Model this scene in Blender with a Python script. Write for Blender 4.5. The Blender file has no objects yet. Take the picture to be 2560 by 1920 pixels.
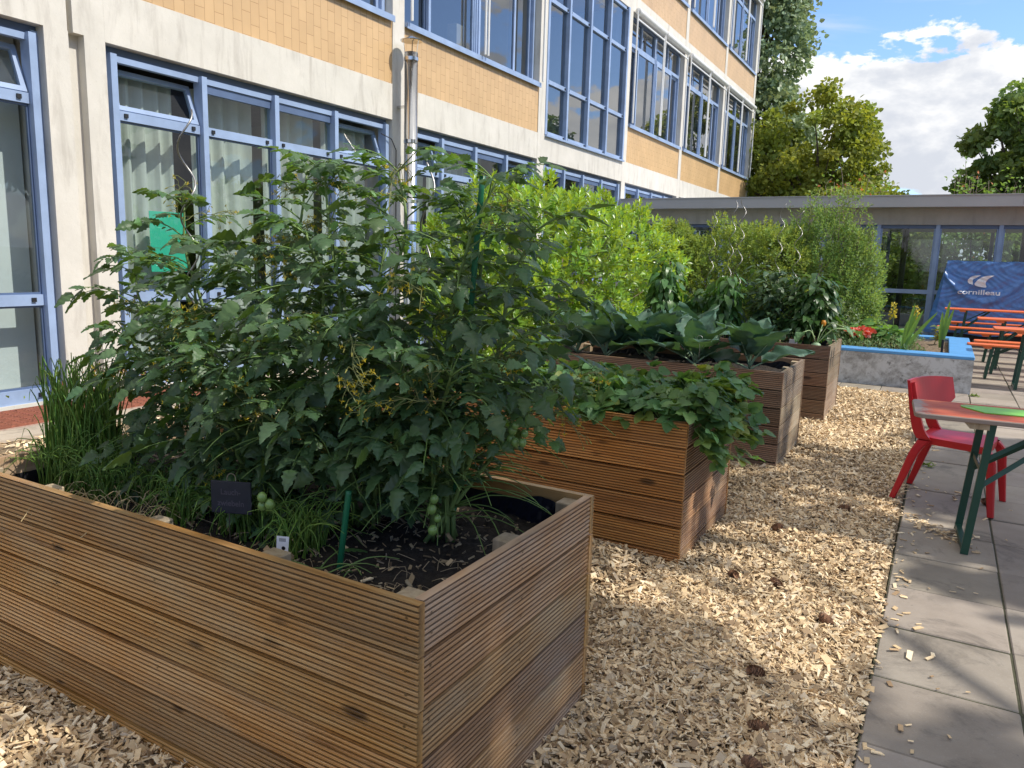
import bpy, math, random
import numpy as np
from mathutils import Vector, Matrix
rng = np.random.default_rng(7)
random.seed(7)
SC = bpy.context.scene
COL = SC.collection
PI = math.pi

# ------------------------------------------------------------------ camera
def cam_axes(yaw, pitch, roll):
    cy, sy = math.cos(yaw), math.sin(yaw)
    r = np.array([cy, sy, 0.]); f = np.array([-sy, cy, 0.]); u = np.array([0, 0, 1.])
    cp, sp = math.cos(pitch), math.sin(pitch)
    f, u = cp * f - sp * u, sp * f + cp * u
    cr, sr = math.cos(roll), math.sin(roll)
    r, u = cr * r + sr * u, -sr * r + cr * u
    return r, u, f
r_, u_, f_ = cam_axes(math.radians(29.3), math.radians(9.47), math.radians(1.62))
cam = bpy.data.cameras.new('camera'); camo = bpy.data.objects.new('camera', cam); COL.objects.link(camo)
cam.sensor_width = 36; cam.lens = 36 * 1900 / 2560; cam.clip_start = .05; cam.clip_end = 2000
camo.matrix_world = Matrix(((r_[0], u_[0], -f_[0], 0), (r_[1], u_[1], -f_[1], 0), (r_[2], u_[2], -f_[2], 1.55), (0, 0, 0, 1)))
SC.camera = camo

# ------------------------------------------------------------------ sun, sky, exposure
SUN_EL, SUN_AZ = math.radians(48), math.radians(10)      # azimuth measured from +X towards +Y
SD = Vector((math.cos(SUN_EL) * math.cos(SUN_AZ), math.cos(SUN_EL) * math.sin(SUN_AZ), math.sin(SUN_EL)))
sl = bpy.data.lights.new('sun', 'SUN'); sl.energy = 2.55; sl.angle = math.radians(.55); sl.color = (1, .945, .85)
so = bpy.data.objects.new('sun', sl); COL.objects.link(so)
so.rotation_euler = SD.to_track_quat('Z', 'Y').to_euler(); so.location = (20, 4, 25)
SKY_STRENGTH = .15
SC.view_settings.view_transform = 'Standard'; SC.view_settings.look = 'None'
SC.view_settings.gamma = 1; SC.view_settings.exposure = .92
w = bpy.data.worlds.new('World'); SC.world = w; w.use_nodes = True
nt = w.node_tree; nt.nodes.clear()
def N(t, kind, **kw):
    n = t.nodes.new(kind)
    for k, v in kw.items():
        setattr(n, k, v)
    return n
def L(t, a, b): t.links.new(a, b)
def math_node(t, op, a, b=None, c=None, clamp=False):
    n = N(t, 'ShaderNodeMath', operation=op, use_clamp=clamp)
    for i, v in enumerate((a, b, c)):
        if v is None: continue
        if isinstance(v, (int, float)): n.inputs[i].default_value = v
        else: L(t, v, n.inputs[i])
    return n.outputs[0]
def map_range(t, v, a, b, c=0., d=1., smooth=False):
    n = N(t, 'ShaderNodeMapRange')
    if smooth: n.interpolation_type = 'SMOOTHSTEP'
    L(t, v, n.inputs[0])
    for i, x in zip((1, 2, 3, 4), (a, b, c, d)): n.inputs[i].default_value = x
    return n.outputs[0]
def mix_rgb(t, fac, a, b, mode='MIX'):
    n = N(t, 'ShaderNodeMix', data_type='RGBA', blend_type=mode)
    for s, v in ((n.inputs[0], fac), (n.inputs[6], a), (n.inputs[7], b)):
        if isinstance(v, (int, float)): s.default_value = v
        elif isinstance(v, tuple): s.default_value = v if len(v) == 4 else (*v, 1)
        else: L(t, v, s)
    return n.outputs[2]
def noise(t, vec, scale, detail=4, rough=.55, dist=0., out=0):
    n = N(t, 'ShaderNodeTexNoise'); n.inputs['Scale'].default_value = scale; n.inputs['Detail'].default_value = detail
    n.inputs['Roughness'].default_value = rough; n.inputs['Distortion'].default_value = dist
    if vec is not None: L(t, vec, n.inputs['Vector'])
    return n.outputs[out]
sky = N(nt, 'ShaderNodeTexSky', sky_type='NISHITA', sun_disc=False)
sky.sun_elevation = SUN_EL; sky.sun_rotation = PI / 2 - SUN_AZ; sky.air_density = 1.1; sky.dust_density = .6; sky.ozone_density = 2.0
tc = N(nt, 'ShaderNodeTexCoord')
sep = N(nt, 'ShaderNodeSeparateXYZ'); L(nt, tc.outputs['Generated'], sep.inputs[0])
elev = sep.outputs[2]
mp = N(nt, 'ShaderNodeMapping'); mp.inputs['Scale'].default_value = (1, 1, 1.9); mp.inputs['Location'].default_value = (3.1, 1.7, .4)
L(nt, tc.outputs['Generated'], mp.inputs['Vector'])
n1 = noise(nt, mp.outputs[0], 6.6, 10, .57, .15)
n2 = noise(nt, mp.outputs[0], 9, 6, .6, .1)
mp2 = N(nt, 'ShaderNodeMapping'); mp2.inputs['Scale'].default_value = (1.2, .5, 6); mp2.inputs['Rotation'].default_value = (0, .1, .3)
L(nt, tc.outputs['Generated'], mp2.inputs['Vector'])
n3 = noise(nt, mp2.outputs[0], 2.6, 7, .6, .5)
bias = math_node(nt, 'ADD', math_node(nt, 'ADD', map_range(nt, elev, .16, .29, .17, -.07, True), map_range(nt, elev, .05, .13, -.10, 0, True)), map_range(nt, elev, .45, .7, 0, .30, True))             # cumulus bank low down, looser above; dense overhead cloud added as white fill
cov = map_range(nt, math_node(nt, 'ADD', n1, bias), .54, .575, 0, 1, True)
wisp = map_range(nt, n3, .56, .78, 0, .5, True)
sh_v = N(nt, 'ShaderNodeVectorMath', operation='ADD'); L(nt, mp.outputs[0], sh_v.inputs[0]); sh_v.inputs[1].default_value = (0, 0, .075)
n1u = noise(nt, sh_v.outputs[0], 6.6, 6, .57, .15)                 # how much cloud stands above: thick parts are grey underneath
shade = map_range(nt, math_node(nt, 'ADD', n1u, math_node(nt, 'MULTIPLY', n2, .35)), .56, .80, 0, 1, True)
cloud_col = mix_rgb(nt, shade, (4.3, 4.25, 4.15), (2.55, 2.68, 2.95))
blue = mix_rgb(nt, 1.0, sky.outputs[0], (.60, .69, .88), 'MULTIPLY')
c1 = mix_rgb(nt, wisp, blue, (3.2, 3.3, 3.5))
c2 = mix_rgb(nt, cov, c1, cloud_col)
bg = N(nt, 'ShaderNodeBackground'); bg.inputs[1].default_value = SKY_STRENGTH; L(nt, c2, bg.inputs[0])
wo = N(nt, 'ShaderNodeOutputWorld'); L(nt, bg.outputs[0], wo.inputs[0])

# ------------------------------------------------------------------ mesh helpers
class MB:
    """collects points and faces and links them as one mesh object"""
    def __init__(s): s.V = []; s.F = []; s.T = []; s.n = 0
    def add(s, v, f, tint=None, mi=0):
        v = np.asarray(v, float).reshape(-1, 3)
        if isinstance(f, np.ndarray): s.F.append((f + s.n, mi))
        else:
            by = {}
            for q in f: by.setdefault(len(q), []).append(q)
            for q in by.values(): s.F.append((np.array(q) + s.n, mi))
        if tint is None: tint = (1, 1, 1)
        tint = np.asarray(tint, float)
        if tint.ndim == 0: tint = np.full(3, float(tint))
        s.T.append(np.broadcast_to(tint, (len(v), 3)) if tint.ndim == 1 else tint)
        s.V.append(v); s.n += len(v)
        return s
    def box(s, a, b, tint=None, mi=0):
        x0, y0, z0 = a; x1, y1, z1 = b
        v = [(x0, y0, z0), (x1, y0, z0), (x1, y1, z0), (x0, y1, z0), (x0, y0, z1), (x1, y0, z1), (x1, y1, z1), (x0, y1, z1)]
        return s.add(v, [(3, 2, 1, 0), (4, 5, 6, 7), (0, 1, 5, 4), (1, 2, 6, 5), (2, 3, 7, 6), (3, 0, 4, 7)], tint, mi)
    def bevbox(s, a, b, r=.004, tint=None, mi=0):
        """a box with chamfered edges"""
        a = np.array(a, float); b = np.array(b, float); c = (a + b) / 2; h = (b - a) / 2
        bm = BOXT[0] * 1.0
        v = np.sign(bm) * (h - r * (np.abs(bm) < 1.5)) + c
        return s.add(v, BOXT[1], tint, mi)
    def bar(s, p, q, wd, th, up=(0, 0, 1), tint=None, mi=0):
        """a rectangular bar from p to q"""
        p = np.array(p, float); q = np.array(q, float); d = q - p; d /= np.linalg.norm(d)
        sd = np.cross(d, up)
        if np.linalg.norm(sd) < 1e-5: sd = np.cross(d, (0, 1, 0))
        sd /= np.linalg.norm(sd); u = np.cross(sd, d)
        v = [e + a * sd * wd / 2 + b * u * th / 2 for e in (p, q) for a, b in ((-1, -1), (1, -1), (1, 1), (-1, 1))]
        return s.add(v, [(0, 1, 2, 3), (7, 6, 5, 4), (0, 4, 5, 1), (1, 5, 6, 2), (2, 6, 7, 3), (3, 7, 4, 0)], tint, mi)
    def tube(s, pts, rad, k=6, tint=None, mi=0, cap=True):
        P = np.array(pts, float); n = len(P)
        R = np.broadcast_to(np.asarray(rad, float), (n,))
        d = np.gradient(P, axis=0); d /= np.linalg.norm(d, axis=1)[:, None] + 1e-12
        ref = np.array([0, 0, 1.]) if abs(d[0][2]) < .9 else np.array([1., 0, 0])
        u = np.cross(d[0], ref); u /= np.linalg.norm(u); U = [u]
        for i in range(1, n):
            u = U[-1] - d[i] * (U[-1] @ d[i]); u /= np.linalg.norm(u) + 1e-12; U.append(u)
        U = np.array(U); W = np.cross(d, U)
        a = np.arange(k) * 2 * PI / k
        v = P[:, None] + R[:, None, None] * (np.cos(a)[None, :, None] * U[:, None] + np.sin(a)[None, :, None] * W[:, None])
        i = np.arange(n - 1)[:, None]; j = np.arange(k)[None]; j2 = (j + 1) % k
        f = np.stack([i * k + j, i * k + j2, (i + 1) * k + j2, (i + 1) * k + j], -1).reshape(-1, 4)
        s.add(v.reshape(-1, 3), f, tint, mi)
        if cap:
            b = s.n - n * k
            s.F.append((np.array([[b + x for x in range(k)][::-1]]), mi)); s.F.append((np.array([[b + (n - 1) * k + x for x in range(k)]]), mi))
        return s
    def lathe(s, prof, k=24, c=(0, 0, 0), tint=None, mi=0):
        a = np.arange(k) * 2 * PI / k
        v = np.array([[(c[0] + r * math.cos(x), c[1] + r * math.sin(x), c[2] + z) for x in a] for r, z in prof])
        n = len(prof); i = np.arange(n - 1)[:, None]; j = np.arange(k)[None]; j2 = (j + 1) % k
        f = np.stack([i * k + j, i * k + j2, (i + 1) * k + j2, (i + 1) * k + j], -1).reshape(-1, 4)
        return s.add(v.reshape(-1, 3), f, tint, mi)
    def grid(s, P, tint=None, mi=0, closed=False):
        P = np.asarray(P, float); n, m = P.shape[:2]
        i = np.arange(n - 1)[:, None]; j = np.arange(m - 1)[None]
        f = np.stack([i * m + j, i * m + j + 1, (i + 1) * m + j + 1, (i + 1) * m + j], -1).reshape(-1, 4)
        return s.add(P.reshape(-1, 3), f, tint, mi)
    def prism(s, poly, z0, z1, tint=None, mi=0):
        n = len(poly); v = [(x, y, z0) for x, y in poly] + [(x, y, z1) for x, y in poly]
        f = [tuple(range(n))[::-1], tuple(range(n, 2 * n))] + [(i, (i + 1) % n, n + (i + 1) % n, n + i) for i in range(n)]
        return s.add(v, f, tint, mi)
    def stamp(s, tv, tf, P, A, Nn, S, tint=None, mi=0, W=None):
        """copies of a leaf template: axis A, normal Nn, position P, size S"""
        P, A, Nn = (np.asarray(q, float).reshape(-1, 3) for q in (P, A, Nn))
        if len(P) == 0: return s
        A = A / (np.linalg.norm(A, axis=1)[:, None] + 1e-9)
        X = np.cross(A, Nn); X /= np.linalg.norm(X, axis=1)[:, None] + 1e-9
        Z = np.cross(X, A); S = np.broadcast_to(np.asarray(S, float), (len(P),))
        Wd = S if W is None else W
        v = P[:, None] + Wd[:, None, None] * tv[None, :, 0:1] * X[:, None] + S[:, None, None] * (tv[None, :, 1:2] * A[:, None] + tv[None, :, 2:3] * Z[:, None])
        k = len(tv); off = np.arange(len(P)) * k
        for q in tf: s.F.append(((q[None] + off[:, None, None] + s.n).reshape(-1, q.shape[1]), mi))
        t = np.ones((len(P), 3)) if tint is None else np.broadcast_to(np.asarray(tint, float), (len(P), 3))
        s.T.append(np.repeat(t, k, axis=0)); s.V.append(v.reshape(-1, 3)); s.n += len(P) * k
        return s
    def build(s, name, mats, parent=None, smooth=False, world=True):
        """world: points were given in scene space, so the parent's place is taken off"""
        me = bpy.data.meshes.new(name)
        V = np.concatenate(s.V)
        if parent is not None and world: V = V - np.array(parent.location)
        me.vertices.add(len(V)); me.vertices.foreach_set('co', V.astype(np.float32).ravel())
        li = np.concatenate([f.ravel() for f, _ in s.F]).astype(np.int32)
        ls = np.concatenate([np.full(len(f), f.shape[1]) for f, _ in s.F])
        mi = np.concatenate([np.full(len(f), m) for f, m in s.F]).astype(np.int32)
        me.loops.add(len(li)); me.loops.foreach_set('vertex_index', li)
        me.polygons.add(len(ls)); me.polygons.foreach_set('loop_start', (np.cumsum(ls) - ls).astype(np.int32))
        me.polygons.foreach_set('material_index', mi)
        me.polygons.foreach_set('use_smooth', np.full(len(ls), bool(smooth)))
        a = me.attributes.new('tint', 'FLOAT_COLOR', 'POINT')
        T = np.ones((len(V), 4), np.float32); T[:, :3] = np.concatenate(s.T); a.data.foreach_set('color', T.ravel())
        me.update(calc_edges=True)
        for m in (mats if isinstance(mats, (list, tuple)) else [mats]): me.materials.append(m)
        o = bpy.data.objects.new(name, me); COL.objects.link(o)
        if parent is not None: o.parent = parent
        return o
def _boxt():
    v = []
    for sx in (-1, 1):
        for sy in (-1, 1):
            for sz in (-1, 1):
                for ax in range(3):
                    p = [sx, sy, sz]; p[ax] *= 2; v.append(p)          # 2 marks the axis that keeps its full size
    v = np.array(v, float); idx = lambda sx, sy, sz, ax: (((sx > 0) * 2 + (sy > 0)) * 2 + (sz > 0)) * 3 + ax
    f = []
    for ax in range(3):
        o = [k for k in range(3) if k != ax]
        for sg in (-1, 1):
            q = []
            for a, b in ((-1, -1), (1, -1), (1, 1), (-1, 1)):
                p = [0, 0, 0]; p[ax] = sg; p[o[0]] = a; p[o[1]] = b; q.append(idx(*p, ax))
            f.append(tuple(q if (sg > 0) == (ax != 1) else q[::-1]))
    for ax in range(3):
        o = [k for k in range(3) if k != ax]
        for a in (-1, 1):
            for b in (-1, 1):
                p = [0, 0, 0]; p[o[0]] = a; p[o[1]] = b; lo = list(p); lo[ax] = -1; hi = list(p); hi[ax] = 1
                f.append((idx(*lo, o[0]), idx(*lo, o[1]), idx(*hi, o[1]), idx(*hi, o[0])))
    for sx in (-1, 1):
        for sy in (-1, 1):
            for sz in (-1, 1): f.append(tuple(idx(sx, sy, sz, a) for a in range(3)))
    return v, f
BOXT = _boxt()
def tag(o, label=None, cat=None, group=None, kind=None):
    if label: o['label'] = label
    if cat: o['category'] = cat
    if group: o['group'] = group
    if kind: o['kind'] = kind
    return o
def thing(name, label, cat, loc=(0, 0, 0), rz=0, group=None):
    o = bpy.data.objects.new(name, None); COL.objects.link(o); o.empty_display_size = .1
    o.location = loc; o.rotation_euler = (0, 0, rz)
    return tag(o, label, cat, group)
def copy_thing(root, loc, rz=0, label=None, scale=None):
    r = root.copy(); COL.objects.link(r); r.location = loc; r.rotation_euler = (0, 0, rz)
    if scale: r.scale = (scale,) * 3
    if label: r['label'] = label
    for ch in list(root.children):
        c = ch.copy(); COL.objects.link(c); c.parent = r
        for g in list(ch.children):
            d = g.copy(); COL.objects.link(d); d.parent = c
    return r
def curve_pts(P, n=20):
    """Catmull-Rom through P"""
    P = np.array(P, float); P = np.vstack([2 * P[0] - P[1], P, 2 * P[-1] - P[-2]])
    out = []; m = len(P) - 3
    for t in np.linspace(0, m, n):
        i = min(int(t), m - 1); u = t - i; a, b, c, d = P[i:i + 4]
        out.append(.5 * (2 * b + (c - a) * u + (2 * a - 5 * b + 4 * c - d) * u * u + (3 * b - a - 3 * c + d) * u ** 3))
    return np.array(out)

# ------------------------------------------------------------------ materials
def new_mat(name):
    m = bpy.data.materials.new(name); m.use_nodes = True; t = m.node_tree; t.nodes.clear()
    out = N(t, 'ShaderNodeOutputMaterial'); p = N(t, 'ShaderNodeBsdfPrincipled'); L(t, p.outputs[0], out.inputs[0])
    return m, t, p, out
def objcoord(t, scale=(1, 1, 1)):
    c = N(t, 'ShaderNodeTexCoord'); mp = N(t, 'ShaderNodeMapping'); mp.inputs['Scale'].default_value = scale
    L(t, c.outputs['Object'], mp.inputs['Vector']); return mp.outputs[0]
def set_bump(t, p, h, strength=.3, dist=.01):
    b = N(t, 'ShaderNodeBump'); b.inputs['Strength'].default_value = strength; b.inputs['Distance'].default_value = dist
    L(t, h, b.inputs['Height']); L(t, b.outputs[0], p.inputs['Normal'])
def plain(name, col, rough=.5, metal=0., var=.12, scale=6., bump=0., bscale=60., tint=True, stretch=(1, 1, 1), spec=.5, coat=0.):
    m, t, p, out = new_mat(name)
    v = objcoord(t, stretch)
    f = noise(t, v, scale, 6, .6)
    f = map_range(t, f, .3, .7)
    d = tuple(max(0, c * (1 - var)) for c in col); h = tuple(c * (1 + var) for c in col)
    c = mix_rgb(t, f, d, h)
    if tint:
        a = N(t, 'ShaderNodeAttribute', attribute_name='tint'); c = mix_rgb(t, 1., c, a.outputs[0], 'MULTIPLY')
    L(t, c, p.inputs['Base Color']); p.inputs['Roughness'].default_value = rough; p.inputs['Metallic'].default_value = metal
    p.inputs['Specular IOR Level'].default_value = spec; p.inputs['Coat Weight'].default_value = coat
    if bump: set_bump(t, p, noise(t, v, bscale, 5, .6), bump)
    return m
def leaf_mat(name, col, trans, amount=.35, rough=.5, spec=.4, veins=0.):
    m, t, p, out = new_mat(name)
    a = N(t, 'ShaderNodeAttribute', attribute_name='tint')
    v = objcoord(t); f = map_range(t, noise(t, v, 25, 3), .3, .7, .8, 1.2)
    c = mix_rgb(t, 1., mix_rgb(t, 1., col, a.outputs[0], 'MULTIPLY'), f, 'MULTIPLY')
    L(t, c, p.inputs['Base Color']); p.inputs['Roughness'].default_value = rough; p.inputs['Specular IOR Level'].default_value = spec
    tr = N(t, 'ShaderNodeBsdfTranslucent'); L(t, mix_rgb(t, 1., trans, a.outputs[0], 'MULTIPLY'), tr.inputs[0])
    mx = N(t, 'ShaderNodeMixShader'); mx.inputs[0].default_value = amount
    L(t, p.outputs[0], mx.inputs[1]); L(t, tr.outputs[0], mx.inputs[2]); L(t, mx.outputs[0], out.inputs[0])
    if veins: set_bump(t, p, noise(t, v, 90, 4), veins, .004)
    return m
def wood_mat(name, c_dark, c_mid, c_light, grey, axis=0, rough=.42, grey_amt=.3, coat=.0):
    """planed softwood: grain along one axis, knots, silvering in patches"""
    m, t, p, out = new_mat(name)
    sc = [28., 28., 60.]; sc[axis] = 1.6
    v = objcoord(t, tuple(sc)); a = N(t, 'ShaderNodeAttribute', attribute_name='tint')
    off = N(t, 'ShaderNodeVectorMath', operation='ADD'); L(t, v, off.inputs[0])
    sh = N(t, 'ShaderNodeVectorMath', operation='SCALE'); L(t, a.outputs[0], sh.inputs[0]); sh.inputs['Scale'].default_value = 19.; L(t, sh.outputs[0], off.inputs[1])
    g = noise(t, off.outputs[0], 1.0, 7, .62, .6)
    cr = N(t, 'ShaderNodeValToRGB'); L(t, g, cr.inputs[0])
    e = cr.color_ramp.elements; e[0].position = .3; e[0].color = (*c_dark, 1); e[1].position = .72; e[1].color = (*c_light, 1)
    x = e.new(.5); x.color = (*c_mid, 1)
    v2 = objcoord(t, tuple(2.2 if i == axis else 5. for i in range(3)))
    gp = map_range(t, noise(t, v2, 1.0, 6, .65), .42, .68, 0, grey_amt)
    c = mix_rgb(t, gp, cr.outputs[0], grey)
    # knots
    ks = [7., 7., 9.]; ks[axis] = 3.4
    kv = objcoord(t, tuple(ks)); vo = N(t, 'ShaderNodeTexVoronoi'); vo.inputs['Scale'].default_value = 1.; vo.inputs['Randomness'].default_value = 1
    L(t, kv, vo.inputs['Vector'])
    kr_ = N(t, 'ShaderNodeSeparateXYZ'); L(t, vo.outputs['Color'], kr_.inputs[0])
    k = map_range(t, math_node(t, 'SUBTRACT', vo.outputs['Distance'], math_node(t, 'MULTIPLY_ADD', kr_.outputs[0], .22, -.06)), .0, .10, .85, 0, True)
    c = mix_rgb(t, k, c, tuple(q * .3 for q in c_dark))
    c = mix_rgb(t, 1., c, a.outputs[0], 'MULTIPLY')
    L(t, c, p.inputs['Base Color']); p.inputs['Roughness'].default_value = rough; p.inputs['Coat Weight'].default_value = coat
    p.inputs['Coat Roughness'].default_value = .3
    set_bump(t, p, g, .25, .002)
    return m
def glass_mat(name, tint=(.78, .84, .84), boost=.9, base=.07):
    m, t, p, out = new_mat(name); t.nodes.remove(p)
    tr = N(t, 'ShaderNodeBsdfTransparent'); tr.inputs[0].default_value = (*tint, 1)
    gl = N(t, 'ShaderNodeBsdfGlossy'); gl.inputs['Roughness'].default_value = .0
    lw = N(t, 'ShaderNodeLayerWeight'); lw.inputs[0].default_value = .5
    v = objcoord(t); 
    b = N(t, 'ShaderNodeBump'); b.inputs['Strength'].default_value = .04; b.inputs['Distance'].default_value = .02
    L(t, noise(t, v, 1.3, 2), b.inputs['Height']); L(t, b.outputs[0], gl.inputs['Normal'])
    f = math_node(t, 'MULTIPLY_ADD', math_node(t, 'POWER', lw.outputs[1], 4.), boost, base, clamp=True)
    mx = N(t, 'ShaderNodeMixShader'); L(t, f, mx.inputs[0]); L(t, tr.outputs[0], mx.inputs[1]); L(t, gl.outputs[0], mx.inputs[2])
    L(t, mx.outputs[0], out.inputs[0]); return m
def concrete_mat(name, c1, c2, stain, amt=.5, bump=.25):
    m, t, p, out = new_mat(name)
    v = objcoord(t); vs = objcoord(t, (3, 3, .5))
    f = map_range(t, noise(t, v, 2.2, 8, .65), .3, .7)
    c = mix_rgb(t, f, c1, c2)
    s = map_range(t, noise(t, vs, 2.0, 8, .65, .4), .52, .75, 0, amt)
    c = mix_rgb(t, s, c, stain)
    d = map_range(t, noise(t, v, 45, 4), .62, .75, 0, .35)
    c = mix_rgb(t, d, c, stain)
    L(t, c, p.inputs['Base Color']); p.inputs['Roughness'].default_value = .88
    set_bump(t, p, noise(t, v, 14, 8, .7), bump, .012); return m
def tile_mat(name):
    m, t, p, out = new_mat(name)
    c = N(t, 'ShaderNodeTexCoord'); s = N(t, 'ShaderNodeSeparateXYZ'); L(t, c.outputs['Object'], s.inputs[0])
    cb = N(t, 'ShaderNodeCombineXYZ'); L(t, s.outputs[2], cb.inputs[0]); L(t, s.outputs[1], cb.inputs[1])
    b = N(t, 'ShaderNodeTexBrick'); L(t, cb.outputs[0], b.inputs['Vector'])
    b.offset = .5; b.inputs['Scale'].default_value = 1; b.inputs['Brick Width'].default_value = .262; b.inputs['Row Height'].default_value = .131
    b.inputs['Mortar Size'].default_value = .0035; b.inputs['Mortar Smooth'].default_value = .2
    b.inputs['Color1'].default_value = (.56, .365, .18, 1); b.inputs['Color2'].default_value = (.605, .40, .20, 1); b.inputs['Mortar'].default_value = (.40, .24, .115, 1)
    f = map_range(t, noise(t, c.outputs['Object'], 1.3, 5), .3, .7, .9, 1.08)
    L(t, mix_rgb(t, 1., b.outputs[0], f, 'MULTIPLY'), p.inputs['Base Color'])
    L(t, map_range(t, b.outputs[1], 0, 1, .42, .85), p.inputs['Roughness'])
    set_bump(t, p, math_node(t, 'SUBTRACT', 1., b.outputs[1]), .4, .004); return m

M = {}
M['concrete'] = concrete_mat('painted concrete', (.57, .54, .48), (.67, .635, .57), (.36, .325, .28), .7)
M['grey_concrete'] = concrete_mat('raw concrete', (.36, .35, .33), (.46, .45, .42), (.25, .24, .22), .5)
M['tile'] = tile_mat('ochre tile')
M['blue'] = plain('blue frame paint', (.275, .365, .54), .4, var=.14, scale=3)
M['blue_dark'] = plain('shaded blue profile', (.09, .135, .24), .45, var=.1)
M['glass'] = glass_mat('window glass')
M['glass_up'] = glass_mat('upper window glass', (.6, .66, .7), .95, .22)
M['white_metal'] = plain('white metal', (.72, .71, .68), .4, var=.05)
M['grey_metal'] = plain('grey sheet metal', (.40, .40, .41), .45, metal=.0, var=.04, scale=2)
M['steel'] = plain('stainless steel', (.62, .61, .60), .17, metal=1., var=.05, scale=4)
M['zinc'] = plain('galvanised wire', (.33, .32, .31), .35, metal=.9, var=.15, scale=20)
M['black'] = plain('black plastic', (.012, .012, .014), .5, var=.2)
M['liner'] = plain('dimpled drain sheet', (.008, .010, .022), .33, var=.2)
M['curtain'] = plain('pale grey curtain', (.52, .55, .50), .85, var=.06, scale=8)
M['room_wall'] = plain('white room wall', (.66, .69, .68), .8, var=.03)
M['room_dark'] = plain('dim room', (.09, .085, .08), .9, var=.2)
M['radiator'] = plain('white enamel', (.78, .78, .76), .35, var=.03)
M['shelf'] = plain('pale wood', (.62, .45, .25), .5, var=.1, stretch=(1, 12, 12))
M['paper_green'] = plain('green paper', (.03, .46, .30), .7, var=.05)
M['wood_f1'] = wood_mat('golden planter boards', (.17, .072, .020), (.44, .215, .062), (.58, .36, .15), (.46, .36, .21), 0, .34, .45, .25)
M['wood_e1'] = wood_mat('silvered planter end boards', (.16, .09, .042), (.34, .20, .098), (.48, .32, .18), (.38, .31, .235), 1, .5, .75)
M['wood_f2'] = wood_mat('orange planter boards', (.17, .066, .018), (.44, .185, .050), (.56, .28, .095), (.36, .24, .13), 0, .4, .25, .1)
M['wood_e2'] = wood_mat('brown planter end boards', (.14, .07, .035), (.30, .165, .088), (.40, .26, .155), (.34, .265, .19), 1, .5, .6)
M['wood_f3'] = wood_mat('dull brown planter boards', (.10, .05, .028), (.225, .12, .068), (.31, .19, .12), (.27, .20, .145), 0, .5, .5)
M['wood_e3'] = wood_mat('weathered planter end boards', (.13, .085, .055), (.27, .19, .13), (.37, .285, .21), (.34, .285, .225), 1, .55, .8)
M['post'] = wood_mat('pale squared timber', (.24, .17, .10), (.38, .29, .18), (.46, .37, .25), (.36, .31, .25), 2, .6, .5)
M['soil'] = plain('dark potting soil', (.022, .016, .012), .95, var=.6, scale=40, bump=1., bscale=70)
M['chip'] = plain('wood chips', (1., 1., 1.), .8, var=.12, scale=120, stretch=(1, 3, 1))
M['chip_base'] = plain('chip litter', (.20, .145, .085), .9, var=.6, scale=55, bump=1., bscale=80)
M['slab'] = concrete_mat('paving slab', (.215, .195, .18), (.29, .265, .245), (.13, .115, .10), .5, .35)
M['joint'] = plain('joint sand', (.055, .055, .03), .95, var=.4, scale=30)
M['bed_wall'] = None
M['bed_blue'] = plain('sky blue coping paint', (.09, .30, .62), .5, var=.1, scale=5, bump=.1)
M['red_plastic'] = plain('red plastic', (.48, .012, .018), .36, var=.05)
M['beer_orange'] = plain('orange lacquered board', (.78, .17, .045), .4, var=.08, stretch=(1, 10, 1))
M['green_steel'] = plain('dark green steel', (.008, .055, .035), .38, var=.1)
M['cut_green'] = plain('lime plastic', (.20, .50, .055), .45, var=.03)
M['tarp'] = plain('blue woven tarpaulin', (.07, .19, .48), .36, var=.2, scale=5, bump=.8, bscale=9, spec=.55)
M['tarp_print'] = plain('pale print', (.62, .68, .74), .5, var=.05)
M['slate'] = plain('slate', (.012, .014, .024), .6, var=.3, scale=20)
M['chalk'] = plain('faint chalk', (.07, .06, .08), .9)
M['card'] = plain('white label card', (.75, .74, .74), .6)
M['label_red'] = plain('red print', (.5, .03, .03), .6)
M['stake_green'] = plain('green coated stake', (.008, .12, .055), .4, var=.1)
M['grate'] = None
M['bark'] = plain('bark', (.10, .075, .055), .9, var=.4, scale=9, bump=.6, bscale=20, stretch=(1, 1, .25))
M['twig'] = plain('grey twig', (.22, .165, .13), .8, var=.3)
M['cone'] = plain('pine cone scale', (.17, .09, .05), .7, var=.35, scale=50)
M['asphalt_roof'] = plain('roof felt', (.14, .14, .14), .9)
# plants
M['tom'] = leaf_mat('tomato leaf', (.054, .106, .048), (.19, .34, .035), .25, .42, .42, .3)
M['tomstem'] = plain('tomato stem', (.14, .21, .06), .6, var=.15)
M['flower'] = leaf_mat('yellow petal', (.62, .48, .03), (.6, .5, .05), .3)
M['truss'] = leaf_mat('fine flower stalks', (.20, .22, .10), (.25, .25, .08), .2, .7)
M['fruit'] = plain('green tomato skin', (.13, .22, .06), .25, var=.15, scale=15)
M['laurel'] = leaf_mat('laurel leaf', (.18, .31, .05), (.46, .60, .04), .35, .30, .55)
M['straw'] = leaf_mat('strawberry leaf', (.072, .152, .045), (.24, .42, .05), .25, .5, .35, .2)
M['brassica'] = leaf_mat('waxy brassica leaf', (.066, .138, .092), (.14, .28, .06), .18, .5, .4, .2)
M['brassica_rib'] = plain('pale leaf rib', (.25, .36, .22), .5)
M['pepper'] = leaf_mat('pepper leaf', (.055, .13, .035), (.17, .36, .03), .25, .38, .45)
M['fuzz'] = leaf_mat('small shrub leaf', (.165, .26, .075), (.32, .44, .08), .35, .55, .3)
M['fuzz2'] = leaf_mat('yellowish shrub leaf', (.21, .29, .065), (.38, .46, .06), .35, .55, .3)
M['blade'] = leaf_mat('onion blade', (.15, .28, .065), (.34, .54, .06), .35, .45, .4)
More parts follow.
